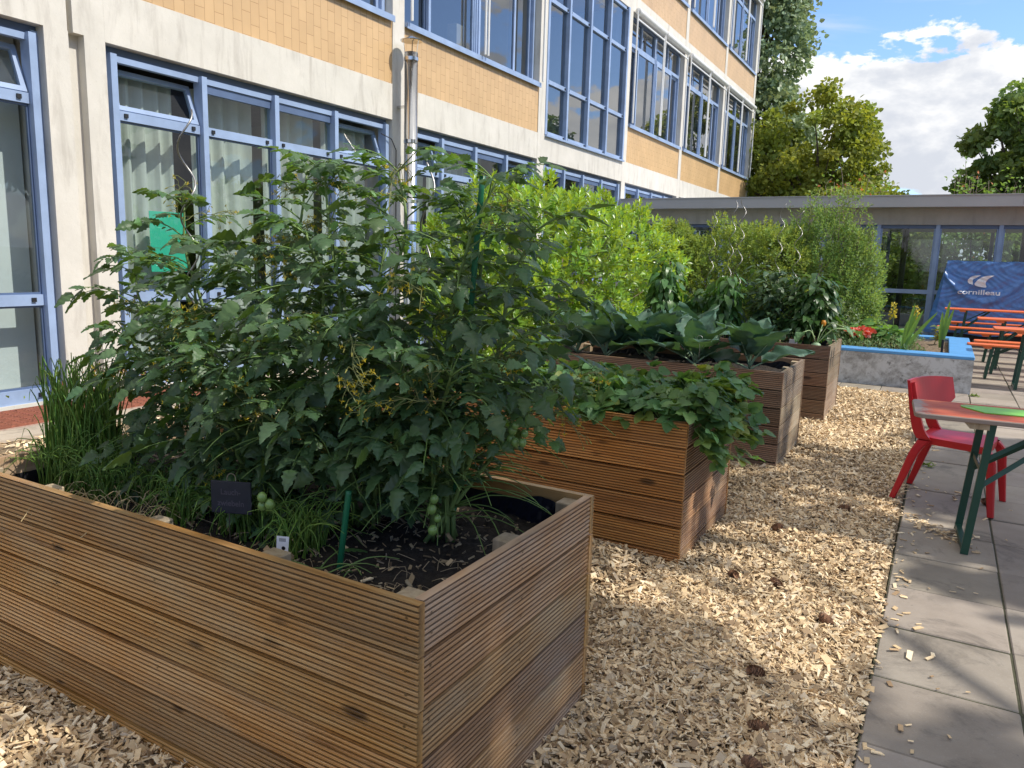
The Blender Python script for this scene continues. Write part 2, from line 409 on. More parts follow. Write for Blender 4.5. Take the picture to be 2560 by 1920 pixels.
M['catmint'] = leaf_mat('grey green herb leaf', (.16, .23, .10), (.28, .36, .12), .3, .6, .3)
M['redflower'] = leaf_mat('red petal', (.78, .10, .06), (.8, .18, .1), .3, .5)
M['poplar'] = leaf_mat('silvery poplar leaf', (.25, .33, .19), (.38, .46, .18), .3, .45, .5)
M['yellowtree'] = leaf_mat('yellow green leaf', (.23, .27, .05), (.42, .46, .04), .35, .55, .3)
M['maple'] = leaf_mat('dark maple leaf', (.13, .19, .06), (.30, .40, .05), .32, .5, .35)
M['shadetree'] = leaf_mat('broad tree leaf', (.06, .11, .03), (.12, .2, .03), .2, .5, .3)
def _bed_wall():
    m, t, p, out = new_mat('stained bed wall'); v = objcoord(t)
    f = map_range(t, noise(t, v, 4.5, 10, .75, .3), .44, .60)
    c = mix_rgb(t, f, (.56, .565, .57), (.27, .26, .25))
    g = map_range(t, noise(t, v, 7, 8, .75), .56, .66, 0, .85); c = mix_rgb(t, g, c, (.10, .092, .08))
    h = map_range(t, noise(t, v, 5, 8, .7, .5), .60, .72, 0, .6); c = mix_rgb(t, h, c, (.60, .61, .62))
    L(t, c, p.inputs['Base Color']); p.inputs['Roughness'].default_value = .9; set_bump(t, p, noise(t, v, 18, 8, .7), .3, .01); return m
M['bed_wall'] = _bed_wall()
def _worn_table():
    m, t, p, out = new_mat('worn red lacquer board'); v = objcoord(t, (1, 9, 9)); v0 = objcoord(t)
    f = map_range(t, noise(t, v, 2.5, 7, .65), .3, .7)
    c = mix_rgb(t, f, (.32, .060, .030), (.48, .12, .05))
    o = map_range(t, noise(t, v, 1.3, 6, .6), .55, .7, 0, .6); c = mix_rgb(t, o, c, (.50, .16, .06))
    s = N(t, 'ShaderNodeSeparateXYZ'); L(t, v0, s.inputs[0])
    e = math_node(t, 'MINIMUM', math_node(t, 'MULTIPLY', s.outputs[0], 1.0), math_node(t, 'MULTIPLY', s.outputs[1], 5.))
    w_ = map_range(t, math_node(t, 'ADD', e, math_node(t, 'MULTIPLY', noise(t, v0, 18, 6, .7), .25)), .15, .21, .9, 0, True)
    c = mix_rgb(t, w_, c, (.27, .24, .21))
    L(t, c, p.inputs['Base Color']); p.inputs['Roughness'].default_value = .5; p.inputs['Specular IOR Level'].default_value = .12; set_bump(t, p, f, .12, .003); return m
M['beer_worn'] = _worn_table()

# ------------------------------------------------------------------ leaf templates (width along x, length along y, normal z)
def leaf(stations, width, fold=.12, droop=.15, wave=0., wl=3):
    t = np.linspace(0, 1, stations); wv = np.array([width(x) for x in t])
    z = -droop * t ** 2
    v = np.concatenate([np.stack([-wv, t - .25 * wv, z + fold * wv + wave * np.sin(t * wl * 2 * PI)], -1),
                        np.stack([0 * t, t, z], -1),
                        np.stack([wv, t - .25 * wv, z + fold * wv + wave * np.sin(t * wl * 2 * PI + 1.9)], -1)])
    n = stations; i = np.arange(n - 1)
    q = np.concatenate([np.stack([i, i + n, i + n + 1, i + 1], -1), np.stack([i + n, i + 2 * n, i + 2 * n + 1, i + n + 1], -1)])
    return v, [q]
def leaf5(stations, width, fold, droop, pucker, wl=4.):
    t = np.linspace(0, 1, stations); wv = np.array([width(x) for x in t]); cols = []
    for u in (-1, -.5, 0, .5, 1):
        cols.append(np.stack([wv * u, t - .25 * wv * abs(u), -droop * t ** 2 + fold * wv * abs(u) - .05 * abs(u) ** 3 + (pucker * (1 if abs(u) == .5 else -.4 * abs(u)) * np.cos(t * wl * 2 * PI + .6)), ], -1))
    v = np.concatenate(cols); n = stations; i = np.arange(n - 1)
    q = np.concatenate([np.stack([i + c * n, i + (c + 1) * n, i + (c + 1) * n + 1, i + c * n + 1], -1) for c in range(4)])
    return v, [q]
def tom_w(t):
    b = math.sin(PI * min(1, t ** .62)) ** .8 * .29 if 0 < t < 1 else 0
    return max(0, b * (1 + .21 * math.cos(t * 2 * PI * 4.2 + .6))) * (1 if t < .95 else .4)
T_TOM = leaf5(15, tom_w, .25, .22, .022)
T_TOM2 = leaf5(15, lambda t: tom_w(t) * 1.15, -.12, .34, .028)
T_ROUND = leaf(8, lambda t: .36 * math.sin(PI * min(1, t ** .8)) ** .55 if 0 < t < 1 else 0, .2, .2)
T_STRAW = leaf(11, lambda t: (.42 * math.sin(PI * min(1, t ** .85)) ** .6 * (1 + .1 * math.cos(t * 2 * PI * 5))) if 0 < t < 1 else 0, .25, .2)
T_LAUREL = leaf(6, lambda t: .2 * math.sin(PI * t) ** .7 if 0 < t < 1 else 0, .35, .12)
T_PEPPER = leaf(7, lambda t: .27 * math.sin(PI * min(1, t ** .75)) ** .9 if 0 < t < 1 else 0, .2, .45, .02, 2)
T_SMALL = (np.array([(0, 0, 0), (.28, .45, .08), (0, 1, -.05), (-.28, .45, .08)], float), [np.array([[0, 1, 2], [0, 2, 3]])])
T_BROAD = (np.array([(0, 0, 0), (.42, .3, .08), (.3, .7, .0), (0, 1, -.12), (-.3, .7, 0), (-.42, .3, .08)], float), [np.array([[0, 1, 2, 3], [0, 3, 4, 5]])])
def rand_dirs(n):
    d = rng.normal(size=(n, 3)); return d / np.linalg.norm(d, axis=1)[:, None]
def tints(n, v=.25, warm=.12):
    b = 1 + rng.uniform(-v, v, n); w_ = rng.uniform(-warm, warm, n)
    return np.stack([b * (1 + w_), b, b * (1 - w_)], -1)
#@@SETTING
# ================================================================== THE SETTING
def mound(x, y):
    """height of the chip layer"""
    h = .012 * np.sin(x * 3.1 + y * 1.7) + .010 * np.sin(y * 4.3 - x * 2.2)
    h = h + .085 * np.exp(-((x + 2.1) / .75) ** 2 - ((y - 3.45) / .28) ** 2)
    h = h + .05 * np.exp(-((x + 2.2) / .9) ** 2 - ((y - 5.7) / .3) ** 2)
    h = h + .03 * np.exp(-((x + 2.6) / .6) ** 2 - ((y - 1.15) / .25) ** 2)
    e = np.clip((-.1 - x) / .25, 0, 1)
    return h * e + .004
g = MB(); g.box((-400, -400, -.6), (400, 400, -.06))
tag(g.build('ground', plain('earth and lawn', (.09, .10, .04), .95, var=.4, scale=.5)), kind='structure')
xs = np.linspace(-6.5, -.1, 90); ys = np.linspace(-3, 11.0, 190)
X, Y = np.meshgrid(xs, ys, indexing='ij')
Z = mound(X, Y) - .012
P = np.stack([X, Y, Z], -1)
tag(MB().grid(P[:, ::1]).build('wood_chip_path', M['chip_base'], smooth=True), kind='structure')

# paving: slabs with sanded joints
pv = MB(); jt = MB()
def slabs(x0, x1, y0, y1, s=.49):
    nx = int(round((x1 - x0) / s)); ny = int(round((y1 - y0) / s))
    jt.box((x0, y0, -.055), (x1, y1, -.007))
    for i in range(nx):
        for j in range(ny):
            z = rng.uniform(-.005, .004); a = x0 + i * (x1 - x0) / nx; b = y0 + j * (y1 - y0) / ny; gp = rng.uniform(.002, .007)
            t = rng.uniform(.82, 1.12)
            pv.bevbox((a + gp, b + gp, -.045), (a + (x1 - x0) / nx - gp, b + (y1 - y0) / ny - gp, z), .005, (t, t * rng.uniform(.97, 1.0), t * rng.uniform(.94, 1.0)))
slabs(-.095, 5.8, -2.3, 18.7)
slabs(-4.55, -.105, 10.62, 11.1)
pv.box((-7.45, -3, -.05), (-6.35, 18.7, .012), (1.5, 1.45, 1.35))
def slab_mat():
    m, t, p, out = new_mat('weathered paving slab'); v = objcoord(t)
    a = N(t, 'ShaderNodeAttribute', attribute_name='tint')
    c = mix_rgb(t, map_range(t, noise(t, v, 3, 8, .7), .3, .7), (.245, .21, .175), (.335, .295, .25))
    c = mix_rgb(t, map_range(t, noise(t, v, 1.1, 6, .6), .5, .7, 0, .5), c, (.20, .17, .14))
    c = mix_rgb(t, map_range(t, noise(t, v, 160, 3), .6, .75, 0, .4), c, (.42, .40, .38))
    c = mix_rgb(t, map_range(t, noise(t, v, 2.3, 9, .75, .6), .53, .64, 0, .65), c, (.115, .10, .085))
    c = mix_rgb(t, map_range(t, noise(t, v, 34, 5, .7), .66, .72, 0, .6), c, (.09, .08, .065))
    c = mix_rgb(t, 1., c, a.outputs[0], 'MULTIPLY')
    L(t, c, p.inputs['Base Color']); p.inputs['Roughness'].default_value = .85; set_bump(t, p, noise(t, v, 120, 5, .7), .25, .004); return m
tag(pv.build('pavement', slab_mat()), kind='structure')
tag(jt.build('pavement_joints', M['joint']), kind='structure')

# the rust coloured grating in front of the left door
gr = thing('floor_grate', 'rust brown metal foot grating lying in front of the left glazed door', 'grate', (-6.95, 4.2, .014))
b_ = MB()
for i in range(34):
    y = 2.0 + i * .1; b_.box((-7.36, y, .014), (-6.72, y + .012, .034), (1, rng.uniform(.8, 1.1), 1))
for i in range(14):
    x = -7.36 + i * .049; b_.box((x, 2.0, .016), (x + .012, 5.4, .036))
b_.build('grating', plain('rusty steel', (.25, .085, .05), .8, var=.35, scale=30), gr)
MB().box((-7.4, 1.96, .0125), (-6.68, 5.44, .016)).build('pan', plain('gritty pan', (.36, .25, .2), .9, var=.3, scale=40), gr)

# ------------------------------------------------------------------ school building
FX = -7.5                       # outer face of columns and beams
bd = thing('school_building', 'three storey school with cream concrete frame, ochre tile bands and blue windows', 'building', (-7.5, 14, 0))
COLS = [(-4.94, -4.66), (-.30, -.02), (4.33, 4.93), (9.46, 9.74), (14.13, 14.43), (18.77, 19.02), (23.36, 23.61), (27.95, 28.20), (32.46, 32.76)]
m = MB()
for k, (a, b) in enumerate(COLS):
    if k == 2:                  # the double column with an open joint
        m.box((-8.1, 4.33, 0), (FX, 4.56, 3.55)); m.box((-8.1, 4.715, 0), (FX, 4.93, 3.55)); m.box((-8.1, 4.56, 0), (FX - .11, 4.715, 3.55))
        m.box((-8.1, 4.33, 3.55), (FX, 4.555, 12.3)); m.box((-8.1, 4.61, 3.55), (FX, 4.93, 12.3)); m.box((-8.1, 4.555, 3.55), (FX - .10, 4.61, 12.3))
    else: m.box((-8.1, a, 0), (FX + .004, b, 12.3))
for k in range(len(COLS) - 1):
    a, b = COLS[k][1], COLS[k + 1][0]
    m.box((-8.0, a, 3.54), (FX + .001, b, 4.05)); m.box((-8.0, a, 7.70), (FX + .001, b, 8.08)); m.box((-8.0, a, 11.72), (FX + .001, b, 12.3))
    m.box((-8.0, a, -.05), (FX - .06, b, .03))
m.build('concrete_frame', M['concrete'], bd)
m = MB()
for z in (3.62, 7.75, 11.8): m.box((-18, -4.9, z), (-8.0, 32.7, z + .3))
m.box((-18, -4.9, -.05), (-8.0, 32.7, .02)); m.box((-18.2, -4.94, 0), (-18, 32.76, 12.3)); m.box((-18, -4.94, 0), (-8.1, -4.7, 12.3)); m.box((-18, 32.5, 0), (-8.1, 32.74, 12.3))
m.box((-12.2, -4.7, .02), (-12.0, 32.5, 3.62)); m.box((-12.2, -4.7, 4.0), (-12.0, 32.5, 7.75)); m.box((-12.2, -4.7, 8.1), (-12.0, 32.5, 11.8))
m.build('inner_wall', M['room_dark'], bd)
for (a, b) in COLS[1:]:
    m = MB(); c = (a + b) / 2
    for z0, z1 in ((.02, 3.62), (4.0, 7.75), (8.1, 11.8)): m.box((-12, c - .06, z0), (-8.11, c + .06, z1))
    m.build('partition_wall', M['room_wall'], bd)
MB().box((-18.4, -5.1, 12.3), (FX + .35, 32.95, 12.55)).build('roof', M['grey_metal'], bd)
for k in range(len(COLS) - 1):
    a, b = COLS[k][1], COLS[k + 1][0]
    if k != 4:
        MB().box((-7.75, a, 4.05), (FX - .012, b, 4.95)).build('tile_panel', M['tile'], bd)
    MB().box((-7.75, a, 8.08), (FX - .012, b, 9.0)).build('tile_panel', M['tile'], bd)

def sash(mb, gl, y0, y1, z0, z1, x, fw=.05, th=.05, mi=0):
    """a framed light: bars round the edge and its glass"""
    mb.box((x - th, y0, z0), (x, y0 + fw, z1)); mb.box((x - th, y1 - fw, z0), (x, y1, z1))
    mb.box((x - th, y0 + fw, z0), (x, y1 - fw, z0 + fw)); mb.box((x - th, y0 + fw, z1 - fw), (x, y1 - fw, z1))
    gl.add([(x - th / 2, y0 + fw, z0 + fw), (x - th / 2, y1 - fw, z0 + fw), (x - th / 2, y1 - fw, z1 - fw), (x - th / 2, y0 + fw, z1 - fw)], [(0, 1, 2, 3)])
def ground_bay(y0, y1, posts, vents, z_low=True, glass='glass'):
    win = MB(); gl = MB()
    xf = FX - .075
    win.box((xf - .09, y0, .16), (xf - .03, y0 + .06, 3.5)); win.box((xf - .09, y1 - .06, .16), (xf - .03, y1, 3.5))
    P = [y0 + .06] + posts + [y1 - .06]
    for p in [y0 + .095] + posts + [y1 - .095]:
        win.box((xf - .09, p - .034, .03), (xf + .055, p + .034, 3.46))
    edges = [y0 + .129] + [q for p in posts for q in (p - .034, p + .034)] + [y1 - .129]
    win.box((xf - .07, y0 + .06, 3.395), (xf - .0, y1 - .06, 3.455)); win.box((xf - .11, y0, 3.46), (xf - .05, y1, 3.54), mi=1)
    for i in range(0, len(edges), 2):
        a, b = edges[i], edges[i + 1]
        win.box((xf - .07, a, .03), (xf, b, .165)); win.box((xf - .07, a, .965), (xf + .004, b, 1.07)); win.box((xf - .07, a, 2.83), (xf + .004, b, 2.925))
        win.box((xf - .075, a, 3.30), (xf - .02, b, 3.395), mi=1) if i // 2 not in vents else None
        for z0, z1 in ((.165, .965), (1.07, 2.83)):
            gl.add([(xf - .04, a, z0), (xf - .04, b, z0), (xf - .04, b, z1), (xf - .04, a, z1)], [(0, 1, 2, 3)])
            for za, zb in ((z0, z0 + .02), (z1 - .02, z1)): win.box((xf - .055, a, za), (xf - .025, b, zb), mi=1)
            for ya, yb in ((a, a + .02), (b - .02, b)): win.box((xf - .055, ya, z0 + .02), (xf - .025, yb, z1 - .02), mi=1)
        if i // 2 not in vents: gl.add([(xf - .04, a, 2.925), (xf - .04, b, 2.925), (xf - .04, b, 3.3), (xf - .04, a, 3.3)], [(0, 1, 2, 3)])
        for z in (.10, 1.02, 2.88):
            for y in (a + .10, b - .10): win.box((xf + .002, y - .02, z - .02), (xf + .022, y + .02, z + .02), mi=2)
    o = win.build('window', [M['blue'], M['blue_dark'], M['black']], bd)
    gl.V = [v - np.array(bd.location) for v in gl.V]
    q = gl.build('pane', M[glass], None); q.parent = o
    for i in vents:
        a, b = edges[2 * i], edges[2 * i + 1]
        f = MB(); g2 = MB(); sash(f, g2, a + .01, b - .01, 0, 3.39 - 2.935, 0, .05, .05)
        R = np.array(Matrix.Rotation(-math.radians(20), 3, 'Y'))
        for nm, mb, mt in (('vent_sash', f, M['blue']), ('vent_pane', g2, M[glass])):
            mb.V = [v @ R.T + np.array([xf - .005, 0, 2.935]) - np.array(bd.location) for v in mb.V]
            q = mb.build(nm, mt, None); q.parent = o
    return o
def posts_of(a, b, n=4): return [a + (b - a) * i / n for i in range(1, n)]
ground_bay(-.02, 4.33, posts_of(-.02, 4.33), [0, 3])
ground_bay(4.93, 9.46, [6.11, 7.19, 8.27], [0, 3])
ground_bay(9.74, 14.13, [10.83, 11.87, 12.97], [0, 3])
ground_bay(14.43, 18.77, [15.5, 16.5, 17.58], [], glass='glass_up')
ground_bay(19.02, 23.36, posts_of(19.02, 23.36), [], glass='glass_up')
ground_bay(23.61, 27.95, posts_of(23.61, 27.95), [], glass='glass_up')
ground_bay(28.20, 32.46, posts_of(28.20, 32.46), [], glass='glass_up')
ground_bay(-4.66, -.30, posts_of(-4.66, -.30), [], glass='glass_up')

def upper_bay(y0, y1, z0, z1):
    """two sliding windows side by side with a row of top lights"""
    win = MB(); gl = MB(); rec = FX - .13
    mid = (y0 + y1) / 2
    win.box((FX - .10, y0 + .01, z0 - .055), (FX + .055, y1 - .01, z0 + .01)); win.box((FX + .045, y0 + .01, z0 - .08), (FX + .06, y1 - .01, z0 - .0))
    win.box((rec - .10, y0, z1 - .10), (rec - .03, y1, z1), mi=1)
    for a, b in ((y0 + .02, mid), (mid, y1 - .02)):
        win.box((rec - .1, a, z0 + .01), (rec, a + .07, z1 - .1), mi=0); win.box((rec - .1, b - .07, z0 + .01), (rec, b, z1 - .1), mi=0)
        c = (a + b) / 2; zt = z1 - .75
        win.box((rec - .09, a + .07, zt), (rec + .01, b - .07, zt + .08))
        win.box((rec - .09, c - .03, zt + .08), (rec - .01, c + .03, z1 - .1))
        for p, q in ((a + .07, c - .03), (c + .03, b - .07)):
            gl.add([(rec - .05, p, zt + .08), (rec - .05, q, zt + .08), (rec - .05, q, z1 - .1), (rec - .05, p, z1 - .1)], [(0, 1, 2, 3)])
        s = a + (b - a) * (.36 if a < mid - .1 else .62)
        x1, x2 = (rec - .055, rec + .02) if a < mid - .1 else (rec + .02, rec - .055)
        sash(win, gl, a + .07, s + .03, z0 + .01, zt, x1, .06, .05); sash(win, gl, s - .03, b - .07, z0 + .01, zt, x2, .06, .05)
    o = win.build('window', [M['blue'], M['blue_dark']], bd)
    gl.V = [v - np.array(bd.location) for v in gl.V]
    q = gl.build('pane', M['glass_up'], None); q.parent = o
for k in range(len(COLS) - 1):
    a, b = COLS[k][1], COLS[k + 1][0]
    if k != 4: upper_bay(a, b, 4.985, 7.70)
    upper_bay(a, b, 9.02, 11.72)
# the tall stair window
a, b = 14.43, 18.77
win = MB(); gl = MB(); xf = FX - .03
for p in (a + .03, 15.44, 16.53, 17.63, b - .03): win.box((xf - .10, p - .04, 4.06), (xf + .05, p + .04, 7.70))
pts = (a + .03, 15.44, 16.53, 17.63, b - .03)
for i in range(4):
    p, q = pts[i] + .04, pts[i + 1] - .04
    for z0, z1 in ((4.06, 4.14), (5.08, 5.16), (6.66, 6.74), (7.62, 7.70)):
        win.box((xf - .08, p, z0), (xf + .01, q, z1))
        for y in (p + .05, q - .05): win.box((xf + .008, y - .02, (z0 + z1) / 2 - .02), (xf + .024, y + .02, (z0 + z1) / 2 + .02), mi=1)
    for z0, z1 in ((4.14, 5.08), (5.16, 6.66), (6.74, 7.62)): gl.add([(xf - .04, p, z0), (xf - .04, q, z0), (xf - .04, q, z1), (xf - .04, p, z1)], [(0, 1, 2, 3)])
win.box((FX - .05, a, 4.02), (FX + .06, b, 4.058))
o = win.build('window', [M['blue'], M['black']], bd)
for nm, mb, mt in (('pane', gl, M['glass_up']),):
    mb.V = [v - np.array(bd.location) for v in mb.V]; q = mb.build(nm, mt, None); q.parent = o

# awnings with their guide rails, one over each half bay
def awning(y0, y1, z0, z1, label):
    t = thing('roller_awning', label, 'awning', (FX + .12, (y0 + y1) / 2, z0), group='white roller awnings on the upper windows')
    tb = MB(); n = 14; aa = np.linspace(-.5 * PI, 1.0 * PI, n)
    tb.lathe([(.0, y0 + .05), (.075, y0 + .05), (.08, y0 + .06), (.08, y1 - .06), (.075, y1 - .05), (0, y1 - .05)], 18)
    tb.V = [np.stack([v[:, 0] + FX + .11, v[:, 2], v[:, 1] + z1 + .04], -1) for v in tb.V]
    tb.build('roller_tube', M['white_metal'], t, True)
    MB().bevbox((FX + .09, y0 + .06, z1 - .17), (FX + .125, y1 - .06, z1 - .13), .005).build('front_bar', M['white_metal'], t)
    for y in (y0 + .05, y1 - .05): MB().tube([(FX + .11, y, z0 + .02), (FX + .11, y, z1 + .06)], .022, 8).build('guide_rail', M['white_metal'], t)
names5 = ['bay beside the stair window', 'bay before the end', 'end bay']
for k in (5, 6, 7):
    a, b = COLS[k][1], COLS[k + 1][0]; mid = (a + b) / 2
    for (p, q, s) in ((a, mid, 'nearer half'), (mid, b, 'farther half')):
        awning(p, q, 4.99, 7.66, f'white first floor roller awning, {s} of the {names5[k - 5]}')
        if k > 5: awning(p, q, 9.03, 11.68, f'white second floor roller awning, {s} of the {names5[k - 5]}')
a, b = COLS[3][1], COLS[4][0]; mid = (a + b) / 2
for (p, q, s) in ((a, mid, 'left'), (mid, b, 'right')):
    awning(p, q, 4.99, 7.66, f'white awning on the {s} half of the window above the steel flue')
awning(COLS[6][1], 25.8, 1.0, 3.42, 'white awning roll low on the facade just above the corridor roof')

# curtains hang inside the ground floor windows
def curtain(y0, y1, z0, z1, label, x=-7.93, amp=.055, wl=.21):
    n = int((y1 - y0) / .018); y = np.linspace(y0, y1, n)
    ph = np.cumsum(rng.uniform(.75, 1.25, n)) * (y1 - y0) / n * 2 * PI / wl
    zz = np.linspace(z0, z1, 8)
    P = np.array([[(x + amp * math.sin(p) + .012 * math.sin(p * 2.3 + z), yy + .004 * math.cos(p), z) for z in zz] for yy, p in zip(y, ph)])
    P2 = P + np.array([-.004, 0, 0])
    o = MB().grid(P).grid(P2[::-1]).build('curtain', M['curtain'], smooth=True)
    tag(o, label, 'curtain', 'curtains behind the ground floor windows')
curtain(5.02, 6.02, .12, 3.38, 'pale grey curtain behind the window with the green paper', wl=.17)
curtain(6.2, 7.08, .12, 3.38, 'pale grey curtain in second window from the left column')
curtain(7.28, 8.16, .12, 3.38, 'pale grey curtain in third window from the left column')
curtain(8.36, 9.36, .12, 3.38, 'pale grey curtain in the window left of the metal flue')
curtain(9.85, 10.75, .12, 3.38, 'pale grey curtain in the window right of the metal flue')
curtain(10.9, 12.6, .12, 3.38, 'pale grey curtain above the laurel, two windows wide')
# what stands inside the left door bay
rd = thing('radiator', 'white column radiator standing inside the left glazed door', 'radiator', (-8.35, 3.6, .1))
for i in range(7):
    y = 3.2 + i * .10
    MB().tube([(-8.3, y, .16), (-8.3, y, .78)], .028, 10).tube([(-8.42, y, .16), (-8.42, y, .78)], .028, 10).build('column', M['radiator'], rd, True)
MB().tube([(-8.3, 3.15, .18), (-8.3, 3.85, .18)], .03, 10).tube([(-8.3, 3.15, .76), (-8.3, 3.92, .76), (-8.3, 3.95, .70), (-8.3, 3.95, .02)], .022, 10).build('feed_pipe', M['radiator'], rd, True)
tag(MB().bevbox((-8.55, .5, .93), (-8.1, 3.95, .97), .004).build('window_shelf', M['shelf']), 'pale wooden shelf above the radiator inside the left door', 'shelf')
tag(MB().bevbox((-8.6, 3.9, .03), (-7.95, 4.3, 3.5), .004).build('inner_pillar', M['room_wall']), 'white plastered pillar inside the left glazed door', 'pillar')
pg = MB(); pg.bevbox((-7.647, 5.42, 1.28), (-7.643, 5.88, 1.94), .001)
pgo = tag(pg.build('paper_sheet', M['paper_green']), 'green paper sheet taped inside the window behind the tomatoes', 'paper')
tag(MB().bevbox((-8.0, 11.6, 5.02), (-7.8, 12.1, 5.5), .005).build('cardboard_box', plain('pale cardboard', (.55, .47, .36), .8)), 'pale cardboard box on the sill of the wide upper window', 'box')

# steel flue on the second column
fl = thing('flue_pipe', 'tall stainless steel flue pipe with conical rain cap on the facade', 'flue', (-7.26, 9.60, 0))
MB().lathe([(.098, 0), (.1, .01), (.1, 4.5), (.0, 4.5)], 28, (-7.26, 9.60, 0)).build('pipe', M['steel'], fl, True)
for z in (.55, 1.15, 2.0, 2.32, 3.2, 4.38): MB().lathe([(.1, 0), (.107, .004), (.107, .05), (.1, .054)], 28, (-7.26, 9.60, z)).build('clamp_band', M['steel'], fl)
c = MB(); c.lathe([(.16, .0), (.165, .006), (.02, .07), (0, .07)], 24, (-7.26, 9.60, 4.66)); c.lathe([(.16, .0), (0, .045)], 24, (-7.26, 9.60, 4.658))
cap = c.build('rain_cap', M['steel'], fl)
st = MB()
for a in (0, 2.1, 4.2): st.bar((-7.26 + .095 * math.cos(a), 9.60 + .095 * math.sin(a), 4.46), (-7.26 + .13 * math.cos(a), 9.60 + .13 * math.sin(a), 4.665), .012, .003)
st.build('cap_strut', M['steel'], fl)
for z in (3.72, 1.6):
    MB().box((-7.5, 9.56, z), (-7.35, 9.64, z + .035)).build('bracket', M['steel'], fl)
MB().tube([(-7.46, 9.50, 0), (-7.46, 9.50, 3.1), (-7.47, 9.40, 3.25), (-7.5, 9.2, 3.3)], .008, 6).build('cable', M['black'], fl)

# ------------------------------------------------------------------ glazed corridor building
cb = thing('corridor_building', 'low flat roofed glazed corridor with grey metal roof edge and blue posts', 'building', (0, 19, 0))
YF = 19.3
m = MB(); m.box((-7.49, 18.75, 2.87), (9, 23.4, 3.06)); m.box((-7.49, 18.72, 2.85), (1.18, 18.75, 3.10)); m.box((1.186, 18.72, 2.85), (9, 18.75, 3.10)); m.box((-7.49, 18.70, 3.082), (9, 18.7195, 3.104))
m.build('roof', M['grey_metal'], cb)
m = MB(); m.box((-7.49, YF - .12, 2.50), (9, YF + .2, 2.87)); m.box((-7.49, 22.7, 2.50), (9, 23.0, 2.87)); m.build('beam', M['grey_concrete'], cb)
m = MB(); m.box((-7.49, YF - .06, -.05), (9, YF + .15, .08)); m.box((-7.49, YF + .15, -.05), (9, 23, .03)); m.box((-7.49, 22.75, -.05), (9, 22.95, .35)); m.build('floor_slab', M['grey_concrete'], cb)
PX = [-1.44 + 1.165 * i for i in range(-5, 10)]
for x in PX:
    MB().box((x - .04, YF - .10, .08), (x + .04, YF + .04, 2.50)).build('post', M['blue'], cb)
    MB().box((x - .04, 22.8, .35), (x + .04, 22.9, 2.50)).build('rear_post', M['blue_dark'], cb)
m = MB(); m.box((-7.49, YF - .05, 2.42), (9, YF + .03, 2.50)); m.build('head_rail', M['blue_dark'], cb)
for i in range(len(PX) - 1):
    x0, x1 = PX[i] + .04, PX[i + 1] - .04
    w_ = MB(); w_.box((x0, YF - .06, .08), (x1, YF + .02, .15)); w_.box((x0, YF - .06, 1.0), (x1, YF + .02, 1.09)); w_.box((x0, YF - .04, .15), (x0 + .035, YF + .01, 2.42)); w_.box((x1 - .035, YF - .04, .15), (x1, YF + .01, 2.42))
    o = w_.build('window', M['blue'], cb)
    q = MB()
    for z0, z1 in ((.15, 1.0), (1.09, 2.42)): q.add([(x0 + .035, YF - .02, z0), (x1 - .035, YF - .02, z0), (x1 - .035, YF - .02, z1), (x0 + .035, YF - .02, z1)], [(0, 1, 2, 3)])
    q.V = [v - np.array(cb.location) for v in q.V]; p = q.build('pane', M['glass'], None); p.parent = o
    MB().add([(x0, 22.85, .35), (x1, 22.85, .35), (x1, 22.85, 2.5), (x0, 22.85, 2.5)], [(0, 1, 2, 3)]).build('rear_pane', M['glass'], cb)
for x in (-3.6, -1.0, 1.5, 4): MB().tube([(x, 21.6, .03), (x, 21.6, 2.87)], .07, 12).build('inner_column', M['black'], cb, True)
